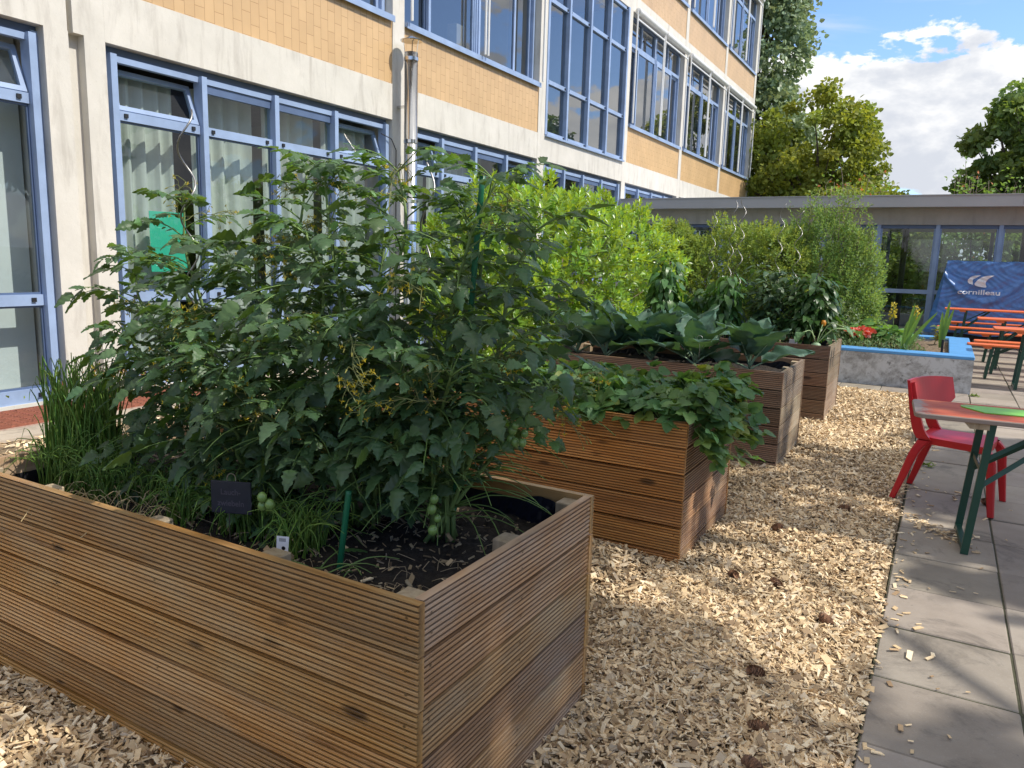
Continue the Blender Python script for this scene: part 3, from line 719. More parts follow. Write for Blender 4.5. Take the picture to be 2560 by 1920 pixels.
# ================================================================== PLANTER BOXES
def board_panel(name, mat, parent, p0, p1, out, h=.76, n=5.45, seed=0, th=.026):
    """a wall of grooved deck boards from p0 to p1 (plan points), grooves facing `out`"""
    rg = np.random.default_rng(seed); mb = MB()
    p0 = np.array(p0, float); p1 = np.array(p1, float); Ld = np.linalg.norm(p1 - p0); d = (p1 - p0) / Ld; o = np.array(out, float)
    pitch = .1395; seg = 9; z1 = h
    k = 0
    while z1 > .01:
        z0 = max(z1 - pitch, -.03); hh = z1 - z0 - .0072
        prof = [(0., -th)]; nr = max(1, int(round(hh / .0150))); rp = hh / nr
        prof.append((0, 0.))
        for i in range(nr):
            b = i * rp
            prof += [(b + .0008, 0.0006), (b + rp * .24, .0034), (b + rp * .50, .0036), (b + rp * .70, .0012)] if False else [(b + rp * .0, -.001), (b + rp * .08, 0.), (b + rp * .50, 0.), (b + rp * .58, -.001), (b + rp * .64, -.0062), (b + rp * .94, -.0062)]
        prof += [(hh, 0.), (hh, -th)]
        t = rg.uniform(.74, 1.24); tn = np.array([t * rg.uniform(.97, 1.05), t, t * rg.uniform(.88, 1.05)])
        ph = rg.uniform(0, 6, 2); am = rg.uniform(.0004, .0022); bo = rg.uniform(-.0015, .003)
        s = np.linspace(0, 1, seg); P = np.zeros((seg, len(prof), 3)); e0, e1 = rg.uniform(-.0015, .0015, 2)
        for a, q in enumerate(s):
            base = p0 + d * (q * (Ld + e0 + e1) - e0); dz = am * math.sin(q * 5 + ph[0]) * (1 if k else .5); dn = bo * math.sin(q * PI)
            for b, (zz, nn) in enumerate(prof):
                xy = base + o * (nn + dn); P[a, b] = (xy[0], xy[1], z0 + zz + dz)
        gt = np.array([tn * (.45 if q[1] < -.005 and q[1] > -.01 else 1.) for q in prof])  # groove bottoms tinted darker: their shade painted in, along with dirt
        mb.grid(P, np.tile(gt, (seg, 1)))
        m_ = len(prof)
        for a, rev in ((0, False), (seg - 1, True)):
            b = mb.n - seg * m_ + a * m_; q = [b + x for x in range(m_)]; mb.F.append((np.array([q[::-1] if rev else q]), 0))
        top = mb.n - seg * m_
        mb.F.append((np.array([[top + a * m_ + m_ - 1, top + a * m_, top + (a + 1) * m_, top + (a + 1) * m_ + m_ - 1] for a in range(seg - 1)]), 0))
        # screw heads near the ends and at the inner posts
        for q in (.018, .28, .53, .985) if Ld > 1.5 else (.03, .5, .97):
            for zz in (.32, .72):
                c0 = p0 + d * (q * Ld + rg.uniform(-.006, .006)); zc = z0 + hh * zz + rg.uniform(-.004, .004); aa = np.arange(7) * 2 * PI / 7
                mb.add([(*(c0 + d * .0042 * math.cos(x) + o * (.0008 + bo * math.sin(q * PI))), zc + .0042 * math.sin(x)) for x in aa], [tuple(range(7))], tn * .35)
        z1 -= pitch; k += 1
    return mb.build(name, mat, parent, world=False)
PITS = {}
def planter(label, x1, y0, wf, we, soil_z=.62, Lx=2.07, Wy=1.0, rz=0., seed=0):
    """origin at the plan middle; long sides along x"""
    t = thing('planter_box', label, 'planter', (x1 - Lx / 2, y0 + Wy / 2, 0), rz, 'grooved timber planter boxes in a row')
    a, b = Lx / 2, Wy / 2; q = .026
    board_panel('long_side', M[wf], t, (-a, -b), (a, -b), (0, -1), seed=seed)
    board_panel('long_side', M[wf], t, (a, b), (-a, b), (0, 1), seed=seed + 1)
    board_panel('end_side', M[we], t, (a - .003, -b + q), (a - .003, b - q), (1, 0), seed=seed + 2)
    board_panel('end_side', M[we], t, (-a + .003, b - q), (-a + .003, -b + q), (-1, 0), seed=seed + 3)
    iy, ix = b - .027 - .035, a - .032 - .035
    for (px, py) in ((ix, -iy), (ix, iy), (ix, .03), (-ix, -iy), (-ix, iy), (.5, -iy), (0, -iy), (-.58, -iy), (.35, iy), (-.35, iy)):
        z = .735 + rng.uniform(-.006, .006)
        MB().bevbox((px - .035, py - .035, 0), (px + .035, py + .035, z), .003, rng.uniform(.85, 1.1)).build('corner_post' if abs(px) > .8 and abs(py) > .3 else 'inner_post', M['post'], t, world=False)
    # dimpled drain sheet inside, its upper edge wavy
    lm = MB(); xs = np.linspace(-a + .03, a - .075, 130)
    def sheet(f, zt):
        zs = np.linspace(.3, 1, 16); P = []
        for u in xs:
            top = zt + .018 * math.sin(u * 9) + .012 * math.sin(u * 23 + 1)
            P.append([f(u, .3 + (top - .3) * (zz - .3) / .7, .007 * max(0, math.sin(u * 2 * PI / .052) * math.sin((.3 + (top - .3) * (zz - .3) / .7) * 2 * PI / .052))) for zz in zs])
        return np.array(P)
    lm.grid(sheet(lambda u, z, d: (u, b - .033 - .006 - d, z), .695))
    lm.build('liner', M['liner'], t, world=False)
    lm = MB(); lm.box((-a + .03, -b + .028, .02), (a - .034, -b + .03, .68)); lm.box((a - .036, -b + .03, .02), (a - .034, b - .04, .68)); lm.box((-a + .03, -b + .03, .02), (-a + .032, b - .04, .68)); lm.box((-a + .03, b - .031, .02), (a - .034, b - .029, .70))
    lm.build('inner_lining', M['black'], t, world=False)
    sx, sy = np.meshgrid(np.linspace(-a + .032, a - .036, 120), np.linspace(-b + .03, b - .036, 60), indexing='ij')
    sz = soil_z + .012 * np.sin(sx * 7 + 1) * np.sin(sy * 9) + .008 * np.sin(sx * 23) * np.sin(sy * 19 + 2) + rng.normal(0, .005, sx.shape)
    MB().grid(np.stack([sx, sy, sz], -1)).build('soil', M['soil'], t, smooth=True, world=False)
    return t
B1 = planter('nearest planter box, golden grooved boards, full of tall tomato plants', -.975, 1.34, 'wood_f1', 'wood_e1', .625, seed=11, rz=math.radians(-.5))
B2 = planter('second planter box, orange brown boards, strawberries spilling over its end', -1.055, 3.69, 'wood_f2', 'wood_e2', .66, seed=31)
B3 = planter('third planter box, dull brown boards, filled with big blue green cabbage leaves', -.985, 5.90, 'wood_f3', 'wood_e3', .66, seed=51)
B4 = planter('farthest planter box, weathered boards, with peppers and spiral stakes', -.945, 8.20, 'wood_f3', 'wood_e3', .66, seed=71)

# ================================================================== WOOD CHIPS AND LITTER
PAL = np.array([(.72, .56, .35), (.64, .475, .275), (.54, .395, .225), (.76, .63, .43), (.40, .275, .155), (.27, .18, .10), (.46, .37, .26), (.62, .46, .27), (.54, .40, .24)])
def chip_mesh(mb, x, y, z, size=(.018, .046), tilt=.45):
    n = len(x)
    Lc = rng.uniform(size[0], size[1], n) * np.where(rng.random(n) < .06, 1.6, 1.); Wc = Lc * rng.uniform(.16, .5, n); Tc = rng.uniform(.0015, .0045, n)
    a = rng.uniform(0, 2 * PI, n); tl = rng.normal(0, tilt, n); rl = rng.normal(0, tilt, n)
    A = np.stack([np.cos(a) * np.cos(tl), np.sin(a) * np.cos(tl), np.sin(tl)], -1)
    up = np.stack([np.sin(rl) * -np.sin(a), np.sin(rl) * np.cos(a), np.cos(rl)], -1)
    Xv = np.cross(A, up); Xv /= np.linalg.norm(Xv, axis=1)[:, None]; Zv = np.cross(Xv, A)
    c = np.stack([x, y, z], -1)
    sk = rng.uniform(-.35, .35, (n, 4)); v = np.zeros((n, 8, 3))
    for k, (sx, sy) in enumerate(((-1, -1), (1, -1), (1, 1), (-1, 1))):
        for j, sz in enumerate((-1, 1)):
            v[:, k + 4 * j] = c + Xv * (sx * Wc / 2 * (1 + .4 * sk[:, k]))[:, None] + A * (sy * Lc / 2 * (1 + sk[:, (k + 1) % 4]))[:, None] + Zv * (sz * Tc / 2)[:, None]
    tv = np.array([(4, 5, 6, 7), (0, 1, 5, 4), (1, 2, 6, 5), (2, 3, 7, 6), (3, 0, 4, 7), (3, 2, 1, 0)])
    f = (tv[None] + (np.arange(n) * 8)[:, None, None]).reshape(-1, 4)
    t = PAL[rng.choice(len(PAL), n, p=[.18, .15, .12, .14, .09, .07, .10, .08, .07])] * (rng.uniform(.88, 1.25, n) * (1 + .12 * np.sin(x * 2.7 + 1.3 * np.sin(y * 1.9)) * np.sin(y * 2.3 + x)))[:, None]
    mb.add(v.reshape(-1, 3), f, np.repeat(t, 8, axis=0))
cm = MB()
def chip_area(x0, x1, y0, y1, dens, size=(.018, .046), edge=False):
    n = int((x1 - x0) * (y1 - y0) * dens); x = rng.uniform(x0, x1, n); y = rng.uniform(y0, y1, n)
    z = mound(x, y) + rng.uniform(-.012, .012, n)
    chip_mesh(cm, x, y, z, size)
chip_area(-3.6, -.9, .55, 1.36, 4200)
chip_area(-1.1, -.10, .9, 3.9, 4600)
chip_area(-2.2, -.10, 2.33, 3.70, 3000)
chip_area(-1.08, -.12, 3.9, 6.2, 3800)
chip_area(-2.4, -1.0, 4.66, 5.92, 2600)
chip_area(-1.0, -.14, 6.2, 8.4, 3400, (.02, .05))
chip_area(-1.9, -1.0, 6.9, 8.22, 2200, (.02, .05))
chip_area(-2.2, -.17, 8.4, 10.6, 2500, (.022, .052))
def fines(x0, x1, y0, y1, n):
    x = rng.uniform(x0, x1, n); y = rng.uniform(y0, y1, n); chip_mesh(cm, x, y, mound(x, y) + rng.uniform(-.004, .014, n), (.006, .016), .6)
fines(-1.1, -.1, 1., 5.0, 9000); fines(-3.6, -1, .55, 1.36, 4000); fines(-2, -1, 2.35, 3.7, 2500)
chip_area(-6.3, -3.0, 1.0, 7.5, 420, (.03, .06))
tag(cm.build('wood_chip_mulch', M['chip']), kind='stuff')
cm = MB()
n = 190; x = -.1 + np.abs(rng.normal(0, .09, n)); y = rng.uniform(2.2, 10, n); chip_mesh(cm, x, y, rng.uniform(.003, .006, n), (.015, .04), .08)
n = 55; x = rng.uniform(-.05, .9, n); y = rng.uniform(2.4, 6.2, n); chip_mesh(cm, x, y, np.full(n, .005), (.014, .036), .08)
n = 130; u = rng.random(n); chip_mesh(cm, -.1 + u * .42, 5.25 - u * .35 + rng.normal(0, .05 + .04 * u, n), rng.uniform(.004, .016, n), (.015, .04), .2)
tag(cm.build('scattered_chips', M['chip']), kind='stuff')
# crumbs on the soil of the nearest box
cm = MB(); n = 900; x = rng.uniform(-2.95, -1.06, n); y = rng.uniform(1.40, 2.26, n)
chip_mesh(cm, x, y, .632 + rng.uniform(0, .012, n), (.006, .024), .5)
cm.T = [t * .45 for t in cm.T]
n = 70; x = rng.uniform(-2.0, -1.06, n); y = 1.40 + np.abs(rng.normal(0, .2, n)); chip_mesh(cm, x, np.clip(y, 1.4, 2.2), .642 + rng.uniform(0, .01, n), (.015, .04), .3)
for i in range(150):
    x, y = rng.uniform(-2.6, -1.08), rng.uniform(1.42, 2.24); a = rng.uniform(0, 6.3); l = rng.uniform(.03, .09)
    cm.tube(curve_pts([(x, y, .636), (x + math.cos(a) * l * .5, y + math.sin(a) * l * .5, .655), (x + math.cos(a + .6) * l, y + math.sin(a + .6) * l, .64)], 5), .0011, 3, (.36, .28, .18))
tag(cm.build('soil_litter', M['chip']), kind='stuff')

# pine cones
def pine_cone():
    mb = MB(); k = 0
    for i in range(70):
        f = i / 69; a = i * 2.399; r = .022 * math.sin(PI * (.12 + .82 * f)) ** .8 + .002; z = -.028 + .06 * f
        d = np.array([math.cos(a), math.sin(a), 0]); A = d * (1 - .35 * f) + np.array([0, 0, -.15 + .75 * f])
        tv = np.array([(-.25, 0, .0), (.25, 0, 0), (.55, .7, 0), (.3, 1, .06), (-.3, 1, .06), (-.55, .7, 0), (0, .75, -.2)], float)
        P = np.array([0, 0, z]) + d * r * .3
        mb.stamp(tv, [np.array([[0, 1, 2, 6]]), np.array([[0, 6, 5]]), np.array([[2, 3, 4, 5]]), np.array([[6, 2, 5]])], [P], [A], [np.array([0, 0, 1.]) - A * .2], [.022 + r * .55], rng.uniform(.6, 1.9))
    mb.lathe([(0, -.03), (.009, -.02), (.011, .01), (0, .035)], 8)
    return mb.build('pine_cone', M['cone'])
pc = pine_cone()
CONES = [(-.72, 4.52, 'pine cone on the chips just right of the strawberry box'), (-.58, 3.75, 'dark pine cone on chips, right of the strawberry box corner'), (-.30, 3.42, 'pine cone on the chips near the paving edge, middle of the path'),
         (-.47, 2.80, 'broad brown pine cone in the near part of the chip path'), (-.40, 2.46, 'pine cone closest to the bottom edge of the path'), (-.42, 5.15, 'reddish pine cone on chips left of the red chair'),
         (-.78, 3.72, 'pine cone half hidden at the foot of the strawberry box'), (-.36, 2.24, 'pine cone lying at the very front of the chip path'), (.395, 5.86, 'pine cone lying behind the front leg of the red chair')]
for i, (x, y, lb) in enumerate(CONES):
    o = pc if i == 0 else pc.copy()
    if i: COL.objects.link(o)
    o.location = (x, y, float(mound(np.array(x), np.array(y))) + .014 if x < -.1 else .018); o.scale = (.62, .62, .8); o.rotation_euler = (rng.uniform(.9, 1.9), rng.uniform(-.4, .4), rng.uniform(0, 6))
    tag(o, lb, 'pine cone', 'pine cones fallen on the ground')
o = pc.copy(); COL.objects.link(o); o.location = (-1.66, 1.46, .658); o.rotation_euler = (1.5, .2, 1); tag(o, 'grey pine cone lying on the soil of the nearest planter', 'pine cone', 'pine cones fallen on the ground')

# ================================================================== RAISED BED
rb = thing('raised_bed', 'low concrete raised bed with stained grey walls and bright blue painted coping', 'raised bed', (-2.3, 12.7, 0))
m = MB(); x0, x1, y0, y1 = -5.4, .41, 11.12, 14.25
m.box((x0, y0, -.02), (x1, y0 + .29, .43)); m.box((x1 - .28, y0 + .29, -.02), (x1, y1 - .29, .43)); m.box((x0, y1 - .29, -.02), (x1, y1, .43)); m.box((x0, y0 + .29, -.02), (x0 + .28, y1 - .29, .43))
m.build('wall', M['bed_wall'], rb)
m = MB(); e = .004
m.bevbox((x0 - e, y0 - e, .43), (x1 + e, y0 + .294, .475), .008); m.bevbox((x1 - .284, y0 + .2945, .43), (x1 + e, y1 - .2945, .475), .008); m.bevbox((x0 - e, y1 - .294, .43), (x1 + e, y1 + e, .475), .008); m.bevbox((x0 - e, y0 + .2945, .43), (x0 + .284, y1 - .2945, .475), .008)
m.build('coping', M['bed_blue'], rb)
sx, sy = np.meshgrid(np.linspace(x0 + .28, x1 - .28, 90), np.linspace(y0 + .29, y1 - .29, 50), indexing='ij')
MB().grid(np.stack([sx, sy, .40 + rng.normal(0, .012, sx.shape)], -1)).build('soil', plain('dry bed soil', (.16, .115, .075), .95, var=.5, scale=30, bump=1., bscale=50), rb, smooth=True)

# ================================================================== TABLES, BENCHES, CHAIR
def rounded_end(Lx, Wy, r=.05, clip=.05):
    pts = []
    for cx, cy, a0 in ((Lx - r, r, -90), (Lx - r, Wy - r, 0), (r, Wy - r, 90), (r, r, 180)):
        for i in range(5):
            a = math.radians(a0 + i * 22.5); pts.append((cx + r * math.cos(a), cy + r * math.sin(a)))
    return pts
def plank_top(mb, Lx, Wy, z0, z1):
    p = rounded_end(Lx, Wy); q = [(x + (.004 if x < Lx / 2 else -.004), y + (.004 if y < Wy / 2 else -.004)) for x, y in p]; n = len(p)
    v = [(x, y, z0 + .004) for x, y in p] + [(x, y, z1 - .005) for x, y in p] + [(x, y, z1) for x, y in q] + [(x, y, z0) for x, y in q]
    f = [tuple(range(2 * n, 3 * n)), tuple(range(3 * n, 4 * n))[::-1]]
    for i in range(n):
        j = (i + 1) % n; f += [(i, j, n + j, n + i), (n + i, n + j, 2 * n + j, 2 * n + i), (3 * n + i, 3 * n + j, j, i)]
    mb.add(v, f)
def beer_table(label, loc, rz, h=.77, Lx=2.2, Wy=.5, top='beer_orange', group=None, bench=False, cat='table'):
    t = thing('folding_bench' if bench else 'folding_table', label, cat, loc, rz, group)
    tp = MB()
    if bench:
        for ya in (0, Wy / 2 + .006):
            n0 = len(tp.V); plank_top(tp, Lx, Wy / 2 - .006, h - .027, h); tp.V[n0] = tp.V[n0] + np.array([0, ya, 0])
    else: plank_top(tp, Lx, Wy, h - .027, h)
    tp.build('seat_board' if bench else 'table_top', M[top], t, world=False)
    lx = .33 if not bench else .28; iy = .045
    for sx, s in ((lx, 1), (Lx - lx, -1)):
        bt = MB(); bt.add([(sx - .06, .02, h - .06), (sx + .03, .02, h - .06), (sx + .03, Wy - .02, h - .06), (sx - .06, Wy - .02, h - .06), (sx - .09 * 1, .02, h - .0275), (sx + .03, .02, h - .0275), (sx + .03, Wy - .02, h - .0275), (sx - .09, Wy - .02, h - .0275)],
                          [(3, 2, 1, 0), (4, 5, 6, 7), (0, 1, 5, 4), (1, 2, 6, 5), (2, 3, 7, 6), (3, 0, 4, 7)])
        bt.build('batten', M['post'] if top == 'beer_worn' else M[top], t, world=False)
        for y in (iy, Wy - iy):
            lg = MB(); lg.bar((sx + s * .045, y, h - .03), (sx - s * .01, y, 0.004), .038, .022, (0, 1, 0)); lg.build('leg', M['green_steel'], t, world=False)
        fr = MB(); fr.bar((sx - s * .01, iy + .015, .03), (sx - s * .01, Wy - iy - .015, .03), .03, .03); fr.bar((sx + s * .02, iy + .01, h * .62), (sx + s * .02, Wy - iy - .01, h * .62), .028, .006, (1, 0, 0))
        fr.build('cross_bar', M['green_steel'], t, world=False)
        br = MB(); yc = Wy / 2
        if not bench:
            br.bar((sx + s * .014, iy, h * .5), (sx + s * .44, yc - .05, h - .035), .026, .008, (0, 1, 0)); br.bar((sx + s * .014, Wy - iy, h * .5), (sx + s * .44, yc + .05, h - .035), .026, .008, (0, 1, 0))
            br.bar((sx + s * .028, iy + .01, h * .7), (sx + s * .38, yc, h - .035), .022, .008, (0, 1, 0))
            br.bar((sx + s * .41, iy + .05, h - .040), (sx + s * .41, Wy - iy - .05, h - .040), .03, .02)
        else:
            br.bar((sx + s * .014, yc, h * .62), (sx + s * .30, yc, h - .03), .026, .008, (0, 1, 0))
        br.build('brace', M['green_steel'], t, world=False)
    return t
beer_table('weathered red folding table beside the chip path, green board on it', (-.075, 4.66, 0), math.radians(3.5), .77, 2.2, .52, 'beer_worn')
ft = 'orange folding tables and benches on the far terrace'
beer_table('orange folding table farthest back, right in front of the blue tarpaulin', (.03, 17.25, 0), 0, .80, group=ft)
beer_table('orange folding table in the middle of the far group', (.50, 14.2, 0), 0, .80, group=ft)
beer_table('orange folding table nearest of the far group, cut by the right picture edge', (.62, 11.9, 0), 0, .80, group=ft)
for lb, x, y in (('orange folding bench between the blue tarpaulin and the farthest table', -.03, 18.05), ('orange folding bench on the near side of the farthest table', -.07, 16.35),
                 ('orange folding bench behind the middle table', .42, 15.2), ('orange folding bench in front of the middle table', .46, 13.5), ('orange folding bench behind the nearest orange table, beside the raised bed', .36, 12.85)):
    beer_table(lb, (x, y, 0), 0, .50, 2.2, .25, group=ft, bench=True, cat='bench')
# lime cutting board
cbd = MB(); cbd.prism([(0.10, 0), (.42, 0), (.42, .22), (.03, .22), (0, .19), (0, .15)], .7705, .776)
cbo = thing('cutting_board', 'lime green plastic cutting board lying on the weathered red table', 'cutting board', (.16, 4.88, .0), math.radians(3.5))
cbd.build('board', M['cut_green'], cbo, world=False)
MB().prism([(.022 + .03 * math.cos(a) + .015, .175 + .012 * math.sin(a)) for a in np.arange(12) * PI / 6], .7755, .7765).build('grip_hole', M['beer_worn'], cbo, world=False)

def chair(loc, rz):
    t = thing('chair', 'red plastic chair standing half on the chips behind the weathered table', 'chair', loc, rz)
    # seat: dished, x forward, y across
    n, m_ = 15, 15; P = np.zeros((n, m_, 3))
    for i, u in enumerate(np.linspace(-1, 1, n)):
        for j, v in enumerate(np.linspace(-1, 1, m_)):
            wy = .20 + .02 * u; x = .205 * u * (1 - .06 * v * v); y = wy * v
            z = .445 - .014 * (1 - u * u) * (1 - v * v) - .018 * max(0, u - .6) ** 1.5 + .01 * max(0, -u - .5)
            P[i, j] = (x, y, z)
    Q = P - np.array([0, 0, .02]); s = MB(); s.grid(P).grid(Q[:, ::-1])
    def skirt(a, b):
        a, b = np.array(a), np.array(b); s.grid(np.stack([a, b], 0))
    rim = lambda A: [A[i, 0] for i in range(n)] + [A[-1, j] for j in range(1, m_)] + [A[i, -1] for i in range(n - 2, -1, -1)] + [A[0, j] for j in range(m_ - 2, -1, -1)]
    dn = np.array([0, 0, -.045]); r0 = np.array(rim(P)); out = r0 + dn * np.array([1, 1, 1.]); s.grid(np.stack([r0, out], 0))
    s.build('seat', M['red_plastic'], t, smooth=False, world=False)
    k = MB()
    for sy in (-1, 1):
        pts = curve_pts([(-.17, sy * .185, .43), (-.205, sy * .187, .48), (-.235, sy * .188, .57), (-.262, sy * .187, .69), (-.285, sy * .185, .80)], 14)
        for a, b in zip(pts[:-1], pts[1:]): pass
        Wd = np.linspace(.042, .022, 14); prof = np.array([(-1, -1), (1, -1), (1, 1), (-1, 1)])
        G = np.array([[(p[0] + c[0] * Wd[i], p[1] + c[1] * .016, p[2]) for c in np.vstack([prof, prof[:1]])] for i, p in enumerate(pts)])
        k.grid(G)
    # back panel, lower corners cut, slightly hollow
    ys = np.linspace(-1, 1, 15); F = []; B = []
    for y in ys:
        zb = .625 + (.05 * max(0, abs(y) - .72) / .28); zt = .815 + .012 * (1 - y * y); hol = -.03 * (1 - y * y)
        row = []
        for f in np.linspace(0, 1, 6):
            z = zb + (zt - zb) * f; x = -.235 - (z - .57) * .22 + hol + .17 * (y + 1) / 2; row.append((x, y * .218, z))
        F.append(row)
    F = np.array(F); Bk = F + np.array([-.018, 0, 0]); k.grid(F).grid(Bk[:, ::-1])
    rim2 = lambda A: np.array([A[i, 0] for i in range(15)] + [A[-1, j] for j in range(1, 6)] + [A[i, -1] for i in range(13, -1, -1)] + [A[0, j] for j in range(4, -1, -1)])
    k.grid(np.stack([rim2(F), rim2(Bk)], 0))
    k.build('backrest', M['red_plastic'], t, world=False)
    for sx, sy in ((-1, -1), (-1, 1), (1, -1), (1, 1)):
        lg = MB(); top = np.array([sx * .165, sy * .175, .425]); mid = np.array([sx * .215, sy * .20, .34]); bot = np.array([sx * (.315 if sx < 0 else .265), sy * .235, .006])
        if sx > 0: top = np.array([.165, sy * .18, .425]); mid = np.array([.222, sy * .20, .36])
        pts = curve_pts([top, mid, mid * .5 + bot * .5, bot], 12); wd = np.linspace(.042, .023, 12); wd[:3] *= (1.25, 1.15, 1.05)
        prof = np.array([(-1, -.7), (-.6, -1), (.6, -1), (1, -.7), (1, .7), (.6, 1), (-.6, 1), (-1, .7), (-1, -.7)])
        G = np.array([[(p[0] + c[0] * w_ * .8, p[1] + c[1] * w_ * .75, p[2] + .0) for c in prof] for p, w_ in zip(pts, wd)])
        lg.grid(G); lg.add(G[-1][:-1], [tuple(range(8))])
        o = lg.build('leg', M['red_plastic'], t, world=False)
        f_ = MB(); f_.prism([(bot[0] + c[0] * .0184, bot[1] + c[1] * .0172) for c in prof[:-1]], 0, .008); q = f_.build('foot_cap', M['black'], None); q.parent = o
    return t
chair((.185, 5.82, 0), math.radians(-11))

# ================================================================== COVERED TENNIS TABLE
tt = thing('table_tennis_cover', 'blue tarpaulin cover with white print hanging over a folded tennis table', 'tarpaulin cover', (1.25, 18.6, 0))
def tarp_y(x, z):
    u = (x - .0) ; v = (1.72 - z) / 1.5
    y = 18.45 - .10 * v
    y = y + .035 * np.sin(z * 2.4 + 2.2 * (x - 1.15) ** 2) * v + .05 * v * np.sin(x * 5.5 + .6 * np.sin(z * 3))
    sag = ((x - .70) / .66) ** 2 * .45 + .92
    y = y - .05 * np.exp(-((z - sag) / .07) ** 2) * (np.abs(x - .7) < .8)
    y = y + .007 * np.sin(x * 13 + 5 * np.sin(z * 4)) * np.sin(z * 11 + 2 * np.sin(x * 3)) + .008 * np.sin(x * 31 + 4 * np.sin(z * 9)) * np.sin(z * 37 + 3 * np.sin(x * 7)) + .005 * np.sin(x * 17 - z * 23) + .003 * np.sin(x * 61 + 9 * np.sin(z * 14)) * np.sin(z * 70)
    return y
xs = np.linspace(-.02, 2.6, 200); zs = np.linspace(1.72, .23, 120)
X, Z = np.meshgrid(xs, zs, indexing='ij'); Xo = X - .14 * ((1.72 - Z) / 1.5) * np.clip(1 - (X + .02) / .5, 0, 1)
m = MB(); F = np.stack([Xo, tarp_y(X, Z), Z + .02 * np.sin(X * 6) * ((1.72 - Z) / 1.5)], -1); m.grid(F[:, ::-1])
# left flank and top
ys = np.linspace(0, 1, 24); Sd = np.array([[(F[0, j, 0] - .10 * math.sin(PI * u) * (1.72 - zs[j]) + .004 * math.sin(zs[j] * 30 + u * 9), F[0, j, 1] + u * (.45 - .1 * (1.72 - zs[j])), F[0, j, 2]) for u in ys] for j in range(120)])
m.grid(Sd)
Tp = np.array([[(F[i, 0, 0], F[i, 0, 1] + u * .45, 1.72 + .02 * math.sin(PI * u) + .006 * math.sin(xs[i] * 12)) for u in ys] for i in range(200)]); m.grid(Tp)
m.build('cover', M['tarp'], tt, smooth=True)
f2 = MB(); f2.box((.05, 18.62, .10), (2.5, 18.72, .24)); f2.build('undercarriage', M['black'], tt)
for x in (.25, .55, 2.0, 2.3):
    w2 = MB(); w2.lathe([(.0, -.02), (.055, -.02), (.06, -.012), (.06, .012), (.055, .02), (0, .02)], 16); w2.V = [np.stack([v[:, 0] + x, v[:, 2] + 18.6, v[:, 1] + .062], -1) for v in w2.V]; w2.build('wheel', M['black'], tt)
def text_mesh(body, size, width=None):
    cu = bpy.data.curves.new('lettering', 'FONT'); cu.body = body; cu.size = size; cu.align_x = 'CENTER'; cu.offset = size * .018
    o = bpy.data.objects.new('lettering', cu); COL.objects.link(o); bpy.context.view_layer.update()
    dg = bpy.context.evaluated_depsgraph_get(); me = bpy.data.meshes.new_from_object(o.evaluated_get(dg))
    v = np.array([q.co[:] for q in me.vertices]); f = [tuple(p.vertices) for p in me.polygons]
    bpy.data.objects.remove(o); bpy.data.curves.remove(cu); bpy.data.meshes.remove(me)
    return v, f
v, f = text_mesh('cornilleau', .20)
xx = .60 + v[:, 0] * .372 / (v[:, 0].max()) ; zz = 1.062 + v[:, 1] * .68
MB().add(np.stack([xx, tarp_y(xx, zz) - .045, zz], -1), f).build('lettering', M['tarp_print'], tt)
def swoosh(pts, name):
    p = curve_pts(pts, 60); n = len(p); c = p.mean(0)
    mb = MB(); ring = np.array([[(c[0] + (q[0] - c[0]) * s, c[1] + (q[1] - c[1]) * s) for q in p] for s in np.linspace(1, .03, 6)])
    mb.grid(np.stack([ring[..., 0], tarp_y(ring[..., 0], ring[..., 1]) - .035, ring[..., 1]], -1)); mb.build(name, M['tarp_print'], tt)
swoosh([(.385, 1.36), (.43, 1.41), (.50, 1.44), (.60, 1.448), (.53, 1.42), (.475, 1.36), (.465, 1.30), (.48, 1.26), (.42, 1.275), (.385, 1.31), (.385, 1.36)], 'logo_mark')
swoosh([(.505, 1.275), (.55, 1.345), (.62, 1.41), (.72, 1.445), (.835, 1.452), (.775, 1.425), (.725, 1.36), (.70, 1.29), (.72, 1.212), (.62, 1.215), (.53, 1.24), (.505, 1.275)], 'logo_mark')
